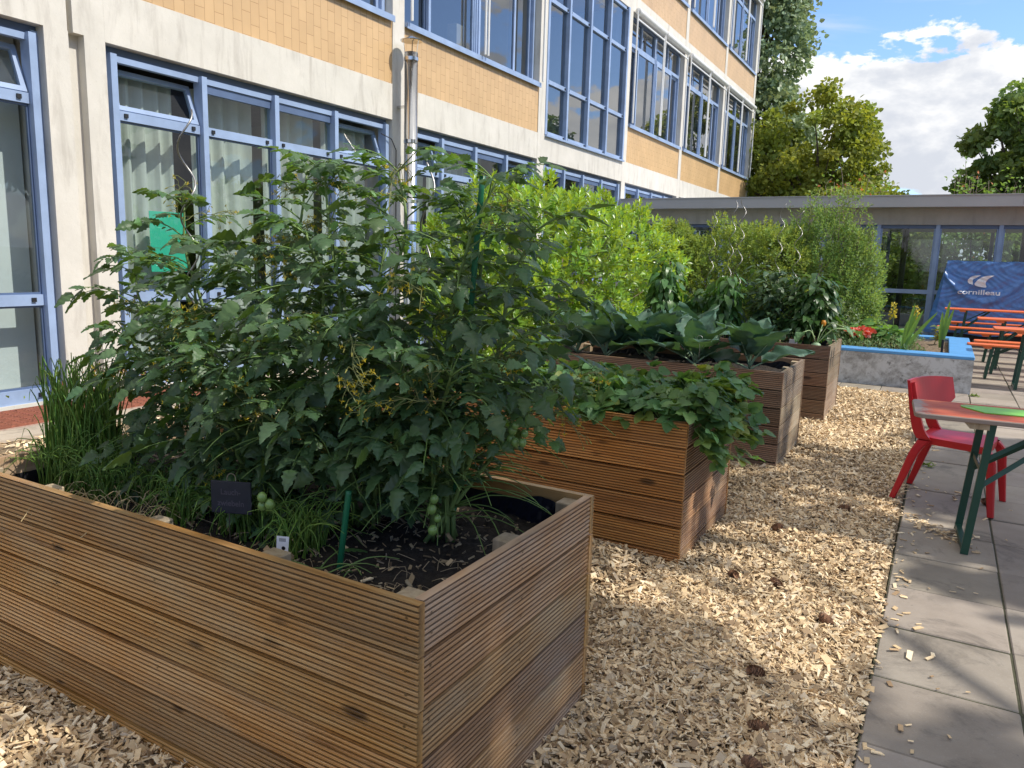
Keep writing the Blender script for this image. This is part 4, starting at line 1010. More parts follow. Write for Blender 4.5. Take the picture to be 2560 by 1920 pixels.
#@@PLANTS
# ================================================================== PLANTS
SEED = 2
UP = np.array([0, 0, 1.])
class Leaves:
    """collects stamped leaves as rows and writes them in one go"""
    def __init__(s): s.r = {}
    def put(s, key, p, a, n, size, t): s.r.setdefault(key, []).append((*p, *a, *n, size, *t))
    def flush(s, mb, temps):
        for k, rows in s.r.items():
            R = np.array(rows); mb.stamp(temps[k][0], temps[k][1], R[:, :3], R[:, 3:6], R[:, 6:9], R[:, 9], R[:, 10:13])
TOMT = {'a': T_TOM, 'b': T_TOM2, 'r': T_ROUND}
def nrm(v): return v / (np.linalg.norm(v) + 1e-9)
def compound(lv, stem_mb, p0, d0, ln, tone, sag=1.0, size=.051):
    """a pinnate tomato leaf: arching rachis, paired leaflets, a few tiny ones between"""
    pts = [np.array(p0, float)]; d = np.array(d0, float); n = 8
    for i in range(n):
        d = nrm(d + np.array([0, 0, -.08 * sag]) * (1 + .2 * i) + rng.normal(0, .05, 3)); pts.append(pts[-1] + d * ln / n)
    pts = np.array(pts); stem_mb.tube(pts, np.linspace(.0028, .0012, n + 1), 4, (.9, 1, .8))
    dirs = np.gradient(pts, axis=0)
    side = nrm(np.cross(dirs[2], UP) + 1e-6)
    roll = rng.normal(0, .35)
    for f, sc, ang in ((.24, .7, 65), (.36, .34, 75), (.46, .95, 58), (.57, .36, 72), (.67, 1.05, 52), (.77, .34, 70), (.86, 1.0, 42), (1., 1.35, 0)):
        if f < .4 and ln < .17: continue
        i = f * n; k = min(int(i), n - 1); p = pts[k] + (pts[k + 1] - pts[k]) * (i - k); a = nrm(dirs[min(k + 1, n)])
        s_ = nrm(np.cross(a, UP) + 1e-6); nn = nrm(np.cross(s_, a)); nn = nrm(nn * math.cos(roll) + s_ * math.sin(roll))
        for sg in ((-1, 1) if f < 1 else (0,)):
            if f < 1 and rng.random() < .06: continue
            an = math.radians(ang + rng.normal(0, 10)); dd = a * math.cos(an) + sg * s_ * math.sin(an) + np.array([0, 0, rng.normal(-.05, .22)])
            q = p + dd * .012
            if (q[2] < .90 and q[0] > -1.72 and q[1] < 1.84 and rng.random() < .88) or (q[0] > -.93 and q[2] < 1.15) or q[1] < 1.40 or (q[1] < 1.60 and -2.08 < q[0] < -1.66 and q[2] < 1.04) or (q[0] < -2.70 and q[2] < 1.0 and rng.random() < .7) or (q[2] < .82 and q[0] > -1.42) or (q[2] < 1.0 and q[0] > -1.24): continue
            t = tone * rng.uniform(.78, 1.3) * (1.9 if rng.random() < .02 else 1.); tt_ = (t * rng.uniform(.9, 1.15), t, t * rng.uniform(.8, 1.1))
            key = ('r' if sc < .5 else ('a' if rng.random() < .6 else 'b'))
            lv.put(key, q, dd, nn + rng.normal(0, .32, 3), size * sc * rng.uniform(.85, 1.2) * min(1.15, .55 + ln * 1.9), tt_)
def star(mb, p, d, r):
    d = nrm(np.array(d)); u = nrm(np.cross(d, UP + .01)); w_ = np.cross(d, u)
    for i in range(5):
        a = i * 2 * PI / 5; ax = u * math.cos(a) + w_ * math.sin(a); sd = np.cross(ax, d)
        mb.add([p, p + ax * r * .45 + sd * r * .22, p + ax * r + d * r * (-.35), p + ax * r * .45 - sd * r * .22], [(0, 1, 2, 3)])
    mb.tube([p, p + d * r * .7], [r * .2, r * .08], 5)
def truss(st, fl, p0, d0, ln, nb=9, open_=.5):
    """branching spray of small flowers and buds"""
    d = np.array(d0, float); p = np.array(p0, float)
    for i in range(nb):
        d = nrm(d + rng.normal(0, .22, 3) + np.array([0, 0, -.06])); q = p + d * ln / nb; st.tube([p, q], .0016, 3, (1, 1, .8)); p = q
        if i < 1: continue
        for _ in range(2):
            e = nrm(d * .5 + rng.normal(0, .8, 3)); r = p + e * rng.uniform(.02, .05); r2 = r + nrm(e + np.array([0, 0, -.9])) * .014
            st.tube([p, r, r2], (.0012, .0009, .0012), 3, (1, 1, .8))
            if rng.random() < open_: star(fl, r2, nrm(e + np.array([0, 0, -1.2])), rng.uniform(.008, .012))
            else: st.tube([r2, r2 + nrm(e + np.array([0, 0, -1.])) * .012], (.0025, .0012), 4, (1.6, 1.35, .7))
def tomato_plant(label, base, tips, n_truss=5, trusses=(), leafgap=.033, density=1.):
    t = thing('tomato_plant', label, 'tomato plant', base, group='tomato plants in the nearest planter')
    st = MB(); lv = Leaves()
    for tip in tips:
        b = np.array(base, float) + np.array([*rng.normal(0, .04, 2), 0]); tip = np.array(tip, float)
        mid = b + (tip - b) * np.array([.30, .30, .55]) + np.array([*rng.normal(0, .04, 2), 0])
        m2 = b + (tip - b) * np.array([.72, .72, .84]) + np.array([*rng.normal(0, .03, 2), 0])
        P = curve_pts([b, mid, m2, tip], 30); Ls = np.concatenate([[0], np.cumsum(np.linalg.norm(np.diff(P, axis=0), axis=1))])
        st.tube(P, np.linspace(.0085, .0032, 30), 7)
        D = np.gradient(P, axis=0); n = int(Ls[-1] / leafgap); az = rng.uniform(0, 6.28)
        for k in range(n):
            s = (k + .5) / n; l = s * Ls[-1]
            if l < .06: continue
            p = np.array([np.interp(l, Ls, P[:, c]) for c in range(3)]); dd = nrm(np.array([np.interp(l, Ls, D[:, c]) for c in range(3)]))
            az += 2.399 + rng.normal(0, .25); out = np.array([math.cos(az), math.sin(az), 0])
            if rng.random() > density: continue
            up = .55 - .35 * (1 - s) + rng.normal(0, .12)
            ln = (.30 if s < .75 else .30 - .8 * (s - .75)) * rng.uniform(.8, 1.2)
            compound(lv, st, p, nrm(out + dd * .35 + UP * up), max(.11, ln), rng.uniform(.85, 1.12) * (1.12 if s > .8 else 1), 1.05 - .3 * (s > .85))  # leaves near the tip lightened: sunlight put into their tint
        # the tip: young leaves
        for k in range(4):
            a = rng.uniform(0, 6.28); compound(lv, st, tip, nrm(np.array([math.cos(a), math.sin(a), .9])), rng.uniform(.10, .17), 1.25, .8)
    todo = list(trusses)
    for _ in range(n_truss):
        tip = np.array(tips[rng.integers(len(tips))]); p = np.array(base) + (tip - np.array(base)) * rng.uniform(.55, 1.0); a = rng.uniform(0, 6.28)
        todo.append((p + np.array([0, 0, .02]), np.array([math.cos(a), math.sin(a), .5]), rng.uniform(.12, .22), .45))
    for (p, d, ln, op) in todo:
        ts = MB(); fl = MB(); truss(ts, fl, p, d, ln, 11, op); o = ts.build('flower_spray', M['truss'], t)
        if fl.n: fl.V = [v - np.array(t.location) for v in fl.V]; q = fl.build('blossoms', M['flower'], None); q.parent = o
    st.build('stem', M['tomstem'], t, True); lf = MB(); lv.flush(lf, TOMT); lf.build('foliage', M['tom'], t, True)
    return t
def fruits(t, spots, r=.013):
    me = None
    for (x, y, z) in spots:
        if me is None:
            mb = MB(); a = np.linspace(0, PI, 9); mb.lathe([(r * math.sin(q), -r * 1.15 * math.cos(q)) for q in a], 12)
            o = mb.build('tomato_fruit', M['fruit'], t, True, world=False); me = o
        else: o = me.copy(); COL.objects.link(o); o.parent = t
        o.location = (x - t.location.x, y - t.location.y, z - t.location.z); o.scale = (rng.uniform(.85, 1.15),) * 3
tA = tomato_plant('tomato plant at the left end of the nearest planter, behind the chives', (-2.52, 1.95, .62), [(-2.50, 1.92, 1.70), (-2.74, 1.88, 1.48), (-2.30, 1.85, 1.55), (-2.62, 1.74, 1.22), (-2.36, 1.70, 1.14), (-2.80, 1.96, 1.26)], 9)
tB = tomato_plant('tomato plant with fine flower sprays, left of the middle of the nearest planter', (-2.06, 1.92, .62), [(-1.88, 1.92, 1.80), (-2.12, 2.02, 1.55), (-2.20, 1.68, 1.30), (-1.95, 1.58, 1.22), (-2.05, 1.85, 1.52), (-2.14, 1.66, 1.0)], 17)
tC = tomato_plant('tall tomato plant with the highest shoots, middle of the nearest planter', (-1.66, 1.95, .62), [(-1.80, 1.92, 1.80), (-1.50, 1.92, 1.80), (-1.68, 2.05, 1.72), (-1.60, 1.58, 1.32), (-1.36, 1.70, 1.45), (-1.82, 1.60, 1.12), (-1.62, 1.62, 1.05), (-1.72, 1.75, 1.6)], 9,
                  [((-1.42, 1.60, 1.33), (.5, -.6, .2), .20, .8), ((-1.46, 1.58, 1.22), (.6, -.5, -.2), .16, .85)])
tD = tomato_plant('tomato plant at the right end of the nearest planter, leaning over the corner', (-1.36, 1.98, .62), [(-1.15, 1.92, 1.76), (-1.02, 1.92, 1.62), (-1.30, 2.00, 1.66), (-1.0, 1.98, 1.36), (-1.16, 1.72, 1.22), (-1.02, 2.12, 1.12), (-1.34, 1.70, 1.0), (-1.14, 1.88, 1.05), (-1.35, 1.68, 1.25)], 10)
fruits(tD, [(-1.21, 1.72, .86), (-1.215, 1.715, .83), (-1.205, 1.73, .80), (-1.20, 1.70, .775), (-1.06, 1.9, 1.05), (-1.04, 1.88, 1.07), (-1.03, 1.92, 1.04), (-1.05, 1.9, 1.015), (-1.02, 1.89, 1.02), (-1.07, 1.91, 1.02)])
fruits(tC, [(-1.62, 1.46, .86), (-1.60, 1.47, .84), (-1.63, 1.47, .83), (-1.9, 1.62, 1.28), (-1.88, 1.64, 1.25), (-1.93, 1.63, 1.22)])
fruits(tB, [(-2.0, 1.55, 1.18), (-1.98, 1.54, 1.15), (-2.15, 1.62, 1.1)])

# stakes
def spiral(label, x, y, z0, z1, lean=(0, 0), r=.026, turns=None, group='spiral plant stakes', ph=0.):
    n = int((z1 - z0) * 60); z = np.linspace(z0, z1, n); k = 2 * PI / .25; f = (z - z0) / (z1 - z0)
    P = np.stack([x + lean[0] * f + r * np.cos(z * k + ph), y + lean[1] * f + r * np.sin(z * k + ph), z], -1)
    o = MB().tube(P, .0036, 6).build('spiral_stake', M['zinc'], smooth=True)
    return tag(o, label, 'plant stake', group)
spiral('galvanised spiral stake rising above the leftmost tomato plant, before the curtains', -2.46, 1.92, .5, 2.05, (-.02, 0), .028)
spiral('thin spiral stake among the tomatoes, just left of the steel flue', -1.62, 2.15, .5, 1.86, (.06, .02), .02)
def pole(label, p, q):
    P = np.linspace(p, q, 30); mb = MB(); mb.tube(P, .0085 + .0012 * (np.arange(30) % 2), 8); tag(mb.build('support_pole', M['stake_green'], smooth=True), label, 'plant stake', 'green plastic coated poles')
pole('green plastic pole leaning up through the tomatoes towards the laurel', (-1.36, 2.02, .5), (-1.20, 1.93, 1.78))
pole('short green plastic pole stuck in the soil under the tomatoes', (-1.475, 1.60, .55), (-1.44, 1.62, .87))

# chives and spring onions
def blades(mb, base, n, h, spread, bend, w_=.004, rad=.09, tone=1., flop=0.):
    for _ in range(n):
        a = rng.uniform(0, 6.28); r0 = rad * math.sqrt(rng.random()); p = np.array(base) + np.array([math.cos(a) * r0, math.sin(a) * r0, 0])
        hh = h * rng.uniform(.55, 1.1); b = rng.uniform(0, 6.28); out = np.array([math.cos(b), math.sin(b), 0]) * (spread * rng.uniform(.2, 1.))
        tip = p + out * hh + UP * hh * (1 - flop * rng.random()); mid = p + out * hh * .3 + UP * hh * .62; end = tip + out * bend * hh * rng.random() - UP * bend * hh * rng.random() * .8
        t = tone * rng.uniform(.75, 1.3); mb.tube(curve_pts([p, mid, tip, end], 8), np.linspace(w_ * .5, w_ * .08, 8), 4, (t * rng.uniform(.9, 1.25), t, t * .9), cap=False)
ch = thing('chive_clump', 'tall upright green chive clump at the back left of the nearest planter', 'chives', (-2.90, 1.72, .6))
mb = MB(); blades(mb, (-2.90, 1.72, .62), 330, .46, .22, .25, .0085, .13); blades(mb, (-2.86, 1.70, .62), 160, .26, .7, .5, .007, .16, .9, .4); mb.build('blades', M['blade'], ch, True)
on = thing('spring_onion_patch', 'flopped spring onion leaves behind the slate sign in the nearest planter', 'spring onions', (-2.1, 1.55, .62))
mb = MB()
for i in range(26):
    x = rng.uniform(-2.72, -1.62); blades(mb, (x, rng.uniform(1.60, 1.74), .62), 24, .21, .8, .6, .0062, .05, rng.uniform(.7, 1.1), .75)
mb.build('blades', M['blade'], on, True)
mb = MB(); lv = Leaves()
for i in range(46):      # dry yellow stalks
    x = rng.uniform(-2.8, -2.2); y = rng.uniform(1.42, 1.7); a = rng.uniform(0, 6.28); mb.tube(curve_pts([(x, y, .63), (x + .06 * math.cos(a), y + .06 * math.sin(a), .70), (x + .16 * math.cos(a), y + .16 * math.sin(a), .64)], 6), .0014, 3, (.62, .48, .26))
tag(mb.build('dry_stalks', M['chip']), kind='stuff')
# slate sign and seed label
sg = thing('slate_sign', 'small black slate sign with faint chalk writing hanging on a wire hook', 'plant sign', (-1.86, 1.555, .79), math.radians(22))
mb = MB(); mb.bevbox((-.066, -.004, -.052), (.066, .004, .052), .002); mb.build('slate', M['slate'], sg, world=False)
for body, z in (('Lauch-', .010), ('zwiebeln', -.026)):
    v, f = text_mesh(body, .026); MB().add(np.stack([v[:, 0] * .95, np.full(len(v), -.0052), v[:, 1] + z], -1), f).build('chalk_writing', M['chalk'], sg, world=False)
a = np.linspace(-.5, 3.6, 14); MB().tube([(.0 + .016 * math.cos(q) * .9, 0.0 + .004, .058 + .018 * math.sin(q)) for q in a] + [(-.016, .012, .0), (-.016, .014, -.19)], .0016, 5).build('wire_hook', M['zinc'], sg, world=False)
lb = thing('seed_label', 'white plastic plant label with red tomato print among the onions', 'plant label', (-1.585, 1.49, .62), math.radians(20))
mb = MB(); mb.add([(-.016, 0, 0), (.016, 0, 0), (.019, .018, .115), (-.019, .018, .115)], [(0, 1, 2, 3)]); mb.add([(-.016, .0015, 0), (.016, .0015, 0), (.019, .0195, .115), (-.019, .0195, .115)], [(3, 2, 1, 0)]); mb.build('card', M['card'], lb, world=False)
mb = MB()
for x, z, r in ((-.006, .038, .006), (.004, .048, .006), (.007, .034, .005)): mb.add([(x + r * math.cos(q), .018 * z / .115 - .001, z + r * math.sin(q)) for q in np.arange(10) * PI / 5], [tuple(range(10))])
mb.build('print', M['label_red'], lb, world=False)
mb = MB()
for i in range(7): mb.add([(-.010 + i * .003, .018 * .104 / .115 - .001, .100), (-.010 + i * .003 + .0013, .018 * .104 / .115 - .001, .100), (-.010 + i * .003 + .0013, .018 * .111 / .115 - .001, .110), (-.010 + i * .003, .018 * .111 / .115 - .001, .110)], [(0, 1, 2, 3)])
mb.add([(.004 + .006 * math.cos(q), .018 * .082 / .115 - .001, .082 + .006 * math.sin(q)) for q in np.arange(10) * PI / 5], [tuple(range(10))]); mb.build('bar_code', M['black'], lb, world=False)
# small weeds and young basil at the front of the soil
sp = thing('seedling', 'low young leafy seedling on the soil right of the seed label', 'seedling', (-1.46, 1.55, .63))
lv = Leaves(); st = MB()
for i in range(9):
    a = rng.uniform(0, 6.28); compound(lv, st, (-1.46 + rng.normal(0, .05), 1.56 + rng.normal(0, .04), .64), nrm(np.array([math.cos(a), math.sin(a), .7])), rng.uniform(.10, .17), 1.1, 1., .07)
lf = MB(); lv.flush(lf, TOMT); lf.build('foliage', M['straw'], sp, True); st.build('stem', M['tomstem'], sp)

# ------------------------------------------------------------------ strawberries in the second box
def strawberry(label, c, n=60, rad=.24, h=.27, over=None):
    t = thing('strawberry_plant', label, 'strawberry plant', (*c, .66), group='strawberry plants in the second planter')
    st = MB(); rows = []
    for k in range(n):
        a = rng.uniform(0, 6.28); r = rad * math.sqrt(rng.random()); hh = h * (1 - .45 * (r / rad) ** 2) * rng.uniform(.5, 1.1)
        p = np.array([c[0] + .03 * math.cos(a), c[1] + .03 * math.sin(a), .66]); q = np.array([c[0] + r * math.cos(a), c[1] + r * math.sin(a), .68 + hh])
        if over is not None and rng.random() < .55:
            f = rng.random(); q = np.array(c + (.68,)) + np.array([over[0] * (.45 + .65 * f) + rng.normal(0, .05), over[1] * f + rng.normal(0, .14), .22 - .36 * f ** 2 + rng.normal(0, .05)])
        if q[1] < 3.72: q[2] = min(q[2], .80 + rng.uniform(-.08, .06))
        st.tube(curve_pts([p, (p + q) / 2 + UP * .05, q], 6), .0018, 3)
        axis = nrm(np.array([q[0] - c[0], q[1] - c[1], rng.normal(-.05, .12)])); nn = nrm(UP + axis * rng.uniform(.1, .7) + rng.normal(0, .3, 3)); sd = np.cross(axis, nn)
        tn = tints(1, .22, .14)[0] * (1.0 if rng.random() > .06 else np.array([1.7, 1.15, .8]))
        for an in (-1.25, 0, 1.25):
            d = axis * math.cos(an) + sd * math.sin(an); rows.append((*(q + d * .004), *d, *nn, rng.uniform(.055, .085), *tn))
    R = np.array(rows); lf = MB(); lf.stamp(*T_STRAW, R[:, :3], R[:, 3:6], R[:, 6:9], R[:, 9], R[:, 10:]); lf.build('foliage', M['straw'], t, True); st.build('stem', M['tomstem'], t)
spots = [((-1.22, 3.95), (.27, -.02), 'strawberry plant spilling over the near end corner of its planter'), ((-1.20, 4.35), (.27, .05), 'strawberry plant hanging over the end of its planter, farther back'),
         ((-1.55, 3.92), None, 'strawberry plant in the front row, next to the spilling one'), ((-1.55, 4.36), None, 'strawberry plant in the back row, next to the spilling one'),
         ((-1.92, 3.94), None, 'strawberry plant in the front row beside the tomato shoot'), ((-1.92, 4.38), None, 'strawberry plant in the back row near the tomato shoot'),
         ((-2.35, 4.0), None, 'strawberry plant mostly hidden behind the tomatoes, front row'), ((-2.4, 4.4), None, 'strawberry plant mostly hidden behind the tomatoes, back row'), ((-2.8, 4.2), None, 'strawberry plant at the hidden left end of the second planter')]
for c, ov, lab in spots: strawberry(lab, c, 105 if ov is None else 150, .27, .22, ov)

# ------------------------------------------------------------------ cabbages in the third box
def cab_w(t): return (.42 * math.sin(PI * min(1, max(0, (t - .02)) ** .75)) ** .62 * (1 + .07 * math.sin(t * 31))) if .06 < t < 1 else .012
def cabbage_leaf(seed):
    rg = np.random.default_rng(seed); nt, nw = 15, 11; V = np.zeros((nt, nw, 3)); ph = rg.uniform(0, 6, 3)
    for i, t in enumerate(np.linspace(0, 1, nt)):
        w_ = cab_w(t)
        for j, u in enumerate(np.linspace(-1, 1, nw)):
            V[i, j] = (w_ * u * (1 - .12 * u * u), t + .05 * math.sin(5 * u + ph[2]) * t - .10 * abs(u) * w_, -.34 * t * t + .30 * w_ * abs(u) ** 1.5 + .05 * abs(u) ** 2 * math.sin(t * 13 + ph[0] * (1 if u > 0 else 2)) + .018 * math.sin(t * 22 + 5 * abs(u)))
    i = np.arange(nt - 1)[:, None]; j = np.arange(nw - 1)[None]
    return V.reshape(-1, 3), [np.stack([i * nw + j, i * nw + j + 1, (i + 1) * nw + j + 1, (i + 1) * nw + j], -1).reshape(-1, 4)]
CABT = [cabbage_leaf(s) for s in range(5)]
def cabbage(label, c, n=11, size=.42, tone=1., spread=.8):
    t = thing('cabbage_plant', label, 'cabbage plant', (*c, .66), group='cabbage plants in the third planter')
    lf = MB(); rb_ = MB(); az = rng.uniform(0, 6.28)
    for k in range(n):
        az += 2.399 + rng.normal(0, .2); f = k / (n - 1); el = math.radians(30 + 47 * f + rng.normal(0, 9)); d = np.array([math.cos(az) * math.cos(el), math.sin(az) * math.cos(el), math.sin(el)])
        s = size * (1.05 - .35 * f) * rng.uniform(.85, 1.12); p = np.array([*c, .70 + .08 * f]); q = p + d * s * .32; nn = nrm(UP - d * d[2] + 1e-3 + rng.normal(0, .12, 3)) ; nn = nrm(np.cross(np.cross(d, UP), d)) + rng.normal(0, .15, 3)
        tn = tone * rng.uniform(.82, 1.15); T = CABT[rng.integers(5)]
        lf.stamp(T[0], T[1], [q], [d], [nn], [s], (tn, tn, tn * rng.uniform(.9, 1.08)))
        e2 = q + d * s * .6 - UP * .34 * .36 * s; rb_.tube(curve_pts([p, q, e2], 8), np.linspace(.009, .003, 8), 6)
    lf.build('leaves', M['brassica'], t, True); rb_.build('leaf_ribs', M['brassica_rib'], t, True)
for x, y, lab in ((-1.32, 6.28, 'broad leaved cabbage at the right front of the third planter'), (-1.75, 6.22, 'cabbage second from the right in the third planter, leaves upright'), (-2.15, 6.30, 'cabbage in the middle of the third planter'), (-2.55, 6.22, 'cabbage left of the middle in the third planter'),
                  (-2.88, 6.35, 'leftmost cabbage in the third planter, next to the laurel'), (-1.95, 6.66, 'cabbage in the back row of the third planter, right'), (-2.40, 6.66, 'cabbage in the back row of the third planter, left')):
    cabbage(lab, (x, y), 11 if y < 6.5 else 9, rng.uniform(.38, .46))
lt = thing('lettuce', 'small pale reddish green lettuce under the cabbage leaves', 'lettuce', (-1.42, 6.02, .67)); lf = MB()
for k in range(26):
    a = rng.uniform(0, 6.28); el = rng.uniform(.2, 1.3); d = np.array([math.cos(a) * math.cos(el), math.sin(a) * math.cos(el), math.sin(el)]); lf.stamp(*T_ROUND, [(-1.42 + .03 * d[0], 6.02 + .03 * d[1], .69)], [d], [np.cross(np.cross(d, UP), d)], [rng.uniform(.06, .11)], (2.2, 1.9, 1.0) if rng.random() < .6 else (1.9, .9, .8))
lf.build('leaves', M['straw'], lt, True)
hk = MB(); a = np.linspace(-.4, PI + .8, 16); hk.tube([(-1.66 + .022 * math.cos(q), 5.99, .955 + .022 * math.sin(q)) for q in a] + [(-1.672, 5.99, .93), (-1.655, 5.99, .90), (-1.655, 5.99, .62)], .0022, 5)
tag(hk.build('wire_hook', M['zinc'], smooth=True), 'curled wire sign hook standing in front of the cabbages', 'wire hook')

# ------------------------------------------------------------------ peppers and tomatoes in the farthest box
def bushy(name, label, cat, c, h, r, nleaf, mat, T, size, tone=1., z0=.66, group=None, lean=(0, 0), nst=6, droop=.5, top=.75):
    t = thing(name, label, cat, (*c, z0), group=group); st = MB(); rows = []
    for s in range(nst):
        a = rng.uniform(0, 6.28); tip = np.array([c[0] + lean[0] + r * .7 * math.cos(a) * rng.random(), c[1] + lean[1] + r * .7 * math.sin(a) * rng.random(), z0 + h * rng.uniform(.7, 1.0)])
        b = np.array([*c, z0]); P = curve_pts([b, b + (tip - b) * np.array([.3, .3, .5]), tip], 12); st.tube(P, np.linspace(.007, .0025, 12), 5)
        for k in range(nleaf // nst):
            f = rng.uniform(.12, 1.) ** top; p = np.array([np.interp(f, np.linspace(0, 1, 12), P[:, q]) for q in range(3)])
            a = rng.uniform(0, 6.28); rr = r * rng.uniform(.25, .9) * (1.1 - .6 * f); o_ = np.array([math.cos(a), math.sin(a), rng.uniform(-.2, .5)]); q = p + o_ * rr
            if rng.random() < .35: st.tube([p, (p + q) / 2 + UP * .02, q], .0016, 3)
            d = nrm(o_ + np.array([0, 0, -droop * rng.uniform(.3, 1.6)])); rows.append((*q, *d, *nrm(UP + o_ * .5 + rng.normal(0, .35, 3)), size * rng.uniform(.7, 1.25), *(tints(1, .25, .12)[0] * tone)))
    R = np.array(rows); lf = MB(); lf.stamp(T[0], T[1], R[:, :3], R[:, 3:6], R[:, 6:9], R[:, 9], R[:, 10:]); lf.build('foliage', M[mat], t, True); st.build('stem', M['tomstem'], t, True)
    return t
gp = 'plants in the farthest planter'
bushy('pepper_plant', 'tall pepper plant with large drooping leaves, left in the farthest planter', 'pepper plant', (-2.82, 8.62), .98, .28, 360, 'pepper', T_PEPPER, .125, 1.1, group=gp, droop=1.1)
bushy('pepper_plant', 'pepper plant with drooping leaves, middle of the farthest planter', 'pepper plant', (-2.10, 8.60), .90, .27, 350, 'pepper', T_PEPPER, .12, 1.05, group=gp, droop=1.1)
bushy('pepper_plant', 'pepper plant hidden low between the two tall ones', 'pepper plant', (-2.45, 8.75), .62, .26, 170, 'pepper', T_PEPPER, .11, .9, group=gp, droop=.9)
bushy('tomato_plant', 'dense dark tomato plant in the farthest planter, left of the end one', 'tomato plant', (-1.62, 8.72), .88, .34, 700, 'tom', T_TOM, .085, .95, group=gp, nst=9)
bushy('tomato_plant', 'dense dark leafy tomato plant at the right end of the farthest planter', 'tomato plant', (-1.22, 8.66), .82, .34, 760, 'pepper', T_PEPPER, .10, .72, group=gp, nst=10)
kr = thing('kohlrabi', 'kohlrabi with pale green bulb and arching leaf stalks at the planter corner', 'kohlrabi', (-1.10, 8.34, .68)); mb = MB()
mb.lathe([(0, .0), (.035, .01), (.05, .04), (.045, .075), (.02, .09), (0, .092)], 14, (-1.10, 8.34, .68)); mb.build('bulb', M['brassica_rib'], kr, True); st = MB(); lf = MB()
for a, l, e in ((.2, .30, .55), (-.3, .24, .9), (1.2, .22, 1.0), (2.6, .26, .9), (4.2, .2, .7), (.6, .36, .45)):
    d = np.array([math.cos(a), math.sin(a), 0]); p = np.array([-1.10, 8.34, .75]); q = p + d * l * .5 + UP * l * e; e_ = p + d * l * 1.1 + UP * l * e * .95
    st.tube(curve_pts([p, q, e_], 8), .005, 5, (1.1, 1.1, .8)); lf.stamp(CABT[1][0], CABT[1][1], [e_], [nrm(d - UP * .5)], [UP], [.14], (1.3, 1.3, .8))
st.build('leaf_stalks', M['brassica_rib'], kr, True); lf.build('leaves', M['brassica'], kr, True)
ps = bushy('parsley', 'small bright green parsley tuft at the front of the farthest planter', 'parsley', (-1.50, 8.30), .10, .13, 200, 'straw', T_SMALL, .035, 2.0, nst=5, droop=.1)
tag(MB().bevbox((-1.36, 8.30, .64), (-1.28, 8.305, .79), .002).build('plant_tag', M['grey_metal']), 'grey plant tag stuck in soil beside the parsley', 'plant label')
mb = MB(); mb.lathe([(0, 0), (.02, .012), (.026, .04), (.02, .065), (0, .07)], 12, (-1.06, 8.45, .93)); tag(mb.build('orange_pepper', plain('orange fruit skin', (.7, .28, .03), .3), smooth=True), 'orange fruit between the dark leaves at the planter end', 'pepper')
for i, (x, y, z, r, ph, lab) in enumerate(((-2.36, 8.7, 2.15, .03, 0, 'leftmost spiral stake above the farthest planter'), (-2.17, 8.75, 2.24, .028, 2, 'spiral stake with hooked tip, second from left above the farthest planter'), (-2.01, 8.6, 2.24, .03, 4, 'spiral stake in the middle above the farthest planter'),
                              (-1.64, 8.75, 2.20, .03, 1, 'spiral stake second from right above the farthest planter'), (-1.42, 8.65, 2.12, .034, 3, 'rightmost spiral stake above the farthest planter'))):
    spiral(lab, x, y, .6, z, (rng.normal(0, .03), 0), r, ph=ph)

